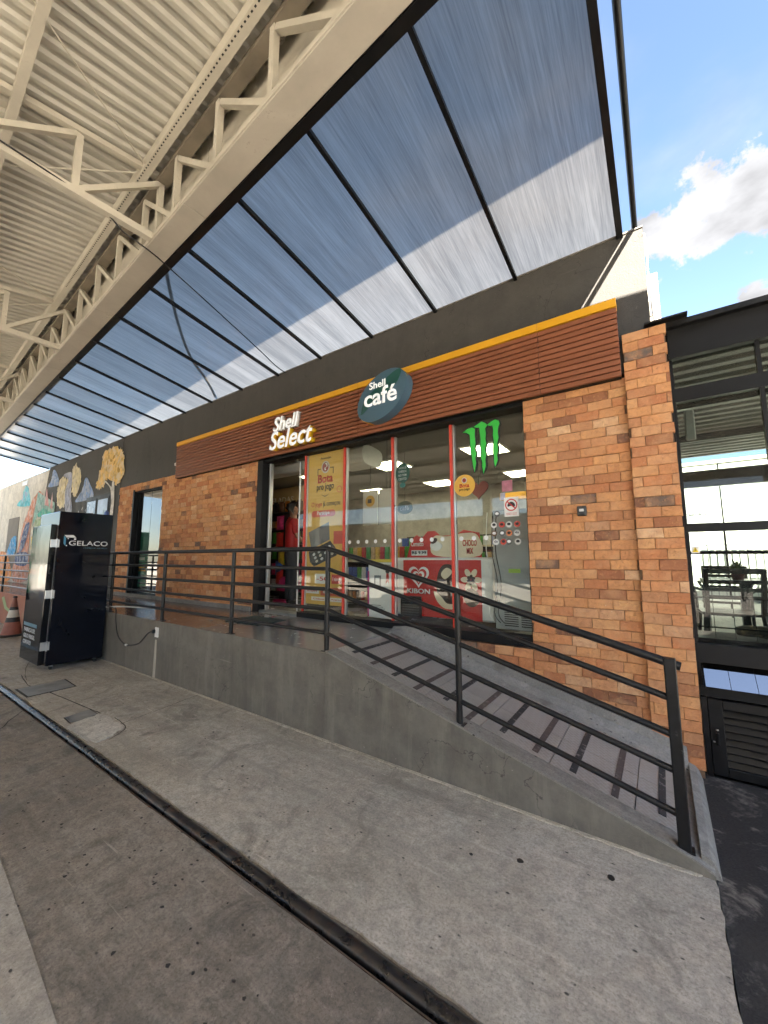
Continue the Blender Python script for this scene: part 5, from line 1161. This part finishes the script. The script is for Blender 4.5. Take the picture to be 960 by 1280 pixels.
MB().prism([(AY+.02, .735), (AY+.03, .735), (AY-.10, .590), (AY-.11, .590)], 'x', .187, .199).build('hopper_cheek', BLACKF, ax)
m = MB(); pts = []
y = 3.9
rs = []
yy = 3.90
while yy < 8.6: rs += [(yy, 0), (yy+.08, 0), (yy+.11, .035), (yy+.17, .035)]; yy += .20
for x in (.16, AX1): m.v += [(x, a, 3.27 + b) for a, b in rs]
n = len(rs); m.f = [(i, i+1, n+i+1, n+i) for i in range(n-1)]
m.build('ribbed_ceiling', pm('dark roof sheet', (.05, .048, .045), .5, .2, 3), ax)
for y in (5.4, 7.0): MB().box(.16, AX1, y-.03, y+.03, 3.17, 3.265).build('ceiling_beam', BLACKM, ax)
MB().box(.16, AX1, 8.45, 8.55, 2.72, 3.0).build('rear_beam', BLACKM, ax)
for x in (2.6, 4.2): MB().box(x-.04, x+.04, 8.46, 8.54, .55, 2.72).build('rear_post', BLACKM, ax)
struct(MB().box(.15, 9, 3.87, 12.2, -.1, .55).build('terrace_floor', CONC_P))
# louvred gate at the foot
lv = tag(empty('louvre_door', (0, 0, 0)), 'black louvred steel door low in the annex base', 'door')
MB().box(.168, .20, AY-.05, AY+.03, -.018, .513).build('jamb', BLACKM, lv)
MB().cbox(.203, .285, AY-.045, AY+.005, -.005, .505, .004).build('stile', BLACKM, lv)
MB().cbox(.286, 1.4, AY-.045, AY+.005, .445, .505, .004).build('top_rail', BLACKM, lv); MB().cbox(.286, 1.4, AY-.045, AY+.005, -.005, .055, .004).build('bottom_rail', BLACKM, lv)
MB().box(.286, 1.4, AY+.02, AY+.028, .0, .50).build('backing', INKB, lv)
for k in range(8):
    z = .06 + k*.048
    MB().add([(.287, AY-.035, z), (1.4, AY-.035, z), (1.4, AY-.004, z+.046), (.287, AY-.004, z+.046), (.287, AY-.031, z-.004), (1.4, AY-.031, z-.004), (1.4, AY, z+.042), (.287, AY, z+.042)],
             [(0, 1, 2, 3), (7, 6, 5, 4), (0, 4, 5, 1), (1, 5, 6, 2), (2, 6, 7, 3), (3, 7, 4, 0)]).build('louvre', BLACKM, lv)
hd_ = MB().cbox(.235, .252, AY-.06, AY-.0455, .20, .28, .003).build('handle', BLACKM, lv); MB().lathe([(.008, 0), (.008, .006)], 10, (.243, AY-.058, .30)).build('lock', ALU, lv); MB().lathe([(.007, 0), (.007, .006)], 10, (.222, AY-.05, .215)).build('lock', ALU, lv)
struct(MB().cbox(.165, 3, AY-.055, AY+.03, -.121, -.019, .004).build('door_sill', BLACKM))
# thin wire grid just behind the lower glass
wg = tag(empty('wire_grid', (0, 0, 0)), 'thin black guard bars behind the lower annex glass', 'grille')
for z in (.99, 1.21, 1.55): MB().tube([(.19, AY+.12, z), (2.3, AY+.12, z)], .006 if z < 1.5 else .014, 6).build('bar', BLACKM, wg)
for x in [.30 + .115*k for k in range(14)]: MB().tube([(x, AY+.12, .90), (x, AY+.12, 1.70)], .0022, 5).build('wire', BLACKM, wg)
for x in (.17+.02, 2.3): MB().tube([(x, AY+.12, .55), (x, AY+.12, 1.71)], .008, 6).build('upright', BLACKM, wg)
# warning sticker
wt = tag(empty('warning_sticker', (0, 0, 0)), 'small white square sticker with a yellow warning triangle on the annex glass', 'sticker')
MB().box(.196, .245, AY+.008, AY+.0098, 1.545, 1.600).build('film', WHITE, wt); MB().prism([(.202, 1.553), (.239, 1.553), (.2205, 1.592)], 'y', AY+.0055, AY+.0076).build('triangle', flat('warning yellow', (.75, .55, .0), .5), wt); MB().box(.2193, .2217, AY+.003, AY+.0052, 1.562, 1.582).build('mark', INKB, wt)
# lamp on the annex corner
tag(MB().tube([(.27, 3.93, 2.62), (.27, 4.0, 2.55)], .03, 10).cbox(.235, .30, 3.9, 3.93, 2.45, 2.70, .01).build('flood_lamp', pm('grey lamp body', (.35, .35, .34), .5)), 'small grey flood lamp inside the annex glass by the pier', 'lamp')
# chairs, table and plant
CH = flat('black plastic', (.014, .014, .015), .35)
def chair(x, y, rz_, label):
    c = tag(empty('terrace_chair', (x, y, .551), rz_), label, 'chair', 'black slatted chairs in the annex')
    MB().prism(spline([(-.20, -.20), (.20, -.20), (.22, .0), (.19, .20), (-.19, .20), (-.22, .0)], 4), 'z', .43, .455).build('seat', CH, c)
    for sx in (-1, 1):
        MB().bar((sx*.20, -.20, .44), (sx*.23, -.25, 0), .035, .035).build('leg', CH, c); MB().bar((sx*.19, .18, .44), (sx*.22, .24, 0), .035, .035).build('leg', CH, c)
        MB().bar((sx*.20, -.19, .44), (sx*.205, -.27, .86), .035, .03).build('back_post', CH, c)
        MB().tube([(sx*.22, -.22, .66), (sx*.25, .05, .67), (sx*.21, .18, .60), (sx*.20, .19, .44)], .016, 8).build('arm', CH, c, True)
    for z in (.60, .67, .74, .84): MB().bar((-.20, -.225-(z-.44)*.12, z), (.20, -.225-(z-.44)*.12, z), .02, .035 if z < .8 else .05).build('back_slat', CH, c)
    return c
chair(.50, 5.05, R(8), 'black slatted chair nearest the brick pier behind the annex glass')
chair(1.06, 5.15, R(-6), 'black slatted chair further right behind the annex glass')
chair(.62, 6.35, R(175), 'black slatted chair on the far side of the annex table')
tb = tag(empty('terrace_table', (.72, 5.72, .551)), 'dark square table with a single post behind the annex chairs', 'table')
MB().cbox(-.36, .36, -.33, .33, .70, .73, .006).build('top', CH, tb); MB().box(-.045, .045, -.045, .045, .03, .70).build('post', CH, tb); MB().cbox(-.24, .24, -.24, .24, 0, .03, .005).build('foot', CH, tb)
pl = tag(empty('potted_plant', (.66, 5.62, 1.2815)), 'small spiky green plant in a dark pot on the annex table', 'plant')
MB().lathe([(.045, 0), (.06, .09), (.065, .10), (.055, .10), (.05, .085)], 14).build('pot', flat('dark terracotta', (.09, .03, .02), .7), pl, True)
random.seed(31)
lm = MB()
for k in range(46):
    a = random.uniform(0, 6.283); el = random.uniform(.25, 1.35); L_ = random.uniform(.10, .19); d = Vector((math.cos(a)*math.cos(el), math.sin(a)*math.cos(el), math.sin(el))); s_ = d.cross(Vector((0, 0, 1))).normalized()*.009
    p0 = Vector((0, 0, .09)); p1 = p0 + d*L_*.55; p2 = p0 + d*L_ - Vector((0, 0, .03))
    lm.add([p0-s_*.6, p0+s_*.6, p1+s_, p1-s_, p2], [(0, 1, 2, 3), (3, 2, 4)])
lm.build('foliage', flat('leaf green', (.05, .10, .03), .6, var=.4), pl)['kind'] = 'stuff'
# sack lying on the sill behind the glass
sk = MB(); n = 14
for j in range(n+1):
    t = j/n; x = .43 + .55*t; r = .052*(1 - abs(2*t-1)**5*.35) + mnoise.noise(Vector((t*7, 0, 0)))*.008
    for k in range(14):
        a = 2*math.pi*k/14; q = 1 + .18*mnoise.noise(Vector((t*9, math.cos(a)*2, math.sin(a)*2)))
        sk.v.append((x, 4.02 + r*1.15*q*math.cos(a), .962 + r*.9*q*math.sin(a)*(.8 if math.sin(a) < 0 else 1)))
sk.f = [(j*14+k, j*14+(k+1) % 14, (j+1)*14+(k+1) % 14, (j+1)*14+k) for j in range(n) for k in range(14)] + [tuple(range(13, -1, -1)), tuple(n*14+k for k in range(14))]
tag(sk.build('charcoal_sack', pm('dark printed sack', (.035, .028, .018), .6, .6, 14, .3, 40, stain=(.30, .22, .09), sscale=24, slo=.55, shi=.62, samt=.8), None, True), 'dark brown mottled sack lying on the ledge behind the annex glass', 'sack')
lg = tag(empty('inner_ledge', (0, 0, 0)), 'black ledge along the foot of the annex glass', 'ledge')
MB().box(.19, 2.4, 3.87, 4.25, .88, .912).build('top', BLACKF, lg); MB().box(.19, 2.4, 4.2, 4.24, .551, .88).build('support', BLACKF, lg)
# courtyard wall, notice, back railing
cw = tag(empty('courtyard_wall', (0, 0, 0)), 'sunlit pale green courtyard wall seen through the annex', 'wall')
MB().box(-3, 9, 11.9, 12.1, -.1, 3.75).build('wall', COURTWALL, cw); MB().box(-3, 9, 11.86, 12.14, 3.751, 3.83).build('coping', PALEWALL, cw)
MB().box(.60, 1.75, 11.893, 11.899, 1.6, 2.85+.1).build('repainted_patch', flat('pale patch', (.70, .71, .66), .8), cw)
MB().tube([(1.25, 11.88, .6), (1.25, 11.88, 3.74)], .012, 6).build('conduit', BLACKM, cw)
cv = tag(empty('charcoal_notice', (0, 0, 0)), 'grey notice board with printed capitals on the courtyard wall', 'notice')
MB().cbox(.42, 1.14, 11.84, 11.87, 2.20, 2.83, .004).build('board', flat('grey notice', (.36, .38, .38), .6), cv)
text('lettering', 'CARVÃO', .72-.18, 1.0-.06, 2.52, 2.60, 11.836, INKB, cv, .002, .012); text('lettering', 'A MELHOR BRASA', .54, .98, 2.44, 2.475, 11.836, INKB, cv, .002)
gt = tag(empty('yard_gate', (0, 0, 0)), 'pale barred gate in the courtyard wall behind the annex chairs', 'gate')
for x in [.9 + .13*k for k in range(11)]: MB().box(x-.012, x+.012, 11.70, 11.72, .56, 1.85).build('bar', flat('grey gate paint', (.30, .31, .30), .6), gt)
for z in (.6, 1.2, 1.82): MB().box(.85, 2.3, 11.722, 11.745, z-.02, z+.02).build('rail', flat('grey gate paint', (.30, .31, .30), .6), gt)
yr = tag(empty('terrace_railing', (0, 0, 0)), 'dark railing at the rear edge of the annex terrace', 'railing')
for x in (.9, 1.5, 2.25): MB().box(x-.012, x+.012, 8.62, 8.645, .551, 2.0).build('post', BLACKM, yr)
for z in (1.98, 1.62): MB().box(.9, 2.25, 8.625, 8.641, z-.012, z+.012).build('rail', BLACKM, yr)

# ------------------------------------------------------------------ loose cable at the fascia corner
tag(MB().tube(spline([(.072, 3.74, 4.26), (.085, 3.745, 4.12), (.078, 3.75, 3.8), (.09, 3.75, 3.45)], 6, False), .006, 6).build('fascia_cable', flat('white cable', (.6, .6, .58), .5), None, True), 'thin pale cable hanging down the right corner of the grey fascia', 'cable')

# ------------------------------------------------------------------ across the street, seen only as reflections in the glass
bwl = tag(empty('street_warehouse', (0, -26, -.12)), 'long brown warehouse across the street, mirrored in the shop glass', 'building')
MB().box(-70, 45, -.2, .1, 0, 5.3).build('wall', pm('street brick', (.26, .15, .09), .9, .25, 3), bwl); MB().box(-70, 45, -.3, .2, 5.301, 5.5).build('coping', KERBWALL, bwl)
for k in range(14): MB().box(-66+8*k, -62.2+8*k, .101, .14, .1, 3.2).build('roller_door', pm('grey shutter', (.22, .22, .21), .6, .1, 4, vs=(.1, 1, 12)), bwl)
tt = tag(empty('advert_totem', (-19.75, -.74, 0), R(23)), 'green advertising totem mirrored in the narrow window', 'totem')
MB().cbox(-.08, .08, -.36, .36, .25, 2.75, .02).build('panel', flat('advert green', (.04, .26, .15), .5), tt); MB().box(.081, .085, -.30, .30, .95, 1.15).build('yellow_band', YELLOW, tt)
for z, w in ((1.75, .28), (1.45, .24)): MB().box(.081, .085, -w, w, z, z+.14).build('white_band', WHITE, tt)
MB().box(-.2, .2, -.4, .4, .001, .249).build('plinth', INKB, tt)

# unseen fuel pumps added behind the camera to darken bright reflections in the glass
def pump(x, y, label):
    p = tag(empty('added_fuel_pump', (x, y, 0)), label, 'fuel pump', 'unseen fuel pumps added to darken the shop glass reflection')
    MB().cbox(-1.5, 1.5, -.5, .5, -.11, .14, .03).build('island', KERBWALL, p)
    MB().cbox(-.45, .45, -.28, .28, .141, 1.35, .02).build('cabinet', flat('pump grey', (.10, .10, .105), .4), p)
    MB().cbox(-.50, .50, -.30, .30, 1.351, 2.1, .03).build('head', flat('pump dark red', (.16, .02, .016), .4), p)
    MB().cbox(-.34, .34, .301, .315, 1.45, 1.95, .004).build('display', INKB, p)
    for sx in (-1, 1):
        h_ = MB().cbox(sx*.47-.03, sx*.47+.03, -.08, .08, .9, 1.2, .01).build('nozzle', INKB, p)
        MB().tube(spline([(sx*.5, 0, 1.9), (sx*.62, .0, 1.2), (sx*.66, 0, .5), (sx*.52, 0, .9)], 5, False), .02, 8).build('hose', INKB, h_)
for i, (x, y) in enumerate(((-12.5, -5.6), (-7.5, -5.4), (-2.6, -5.2), (2.2, -5.0))):
    pump(x, y, 'unseen fuel pump added to darken the glass reflection, %s from the left' % ('first', 'second', 'third', 'fourth')[i])
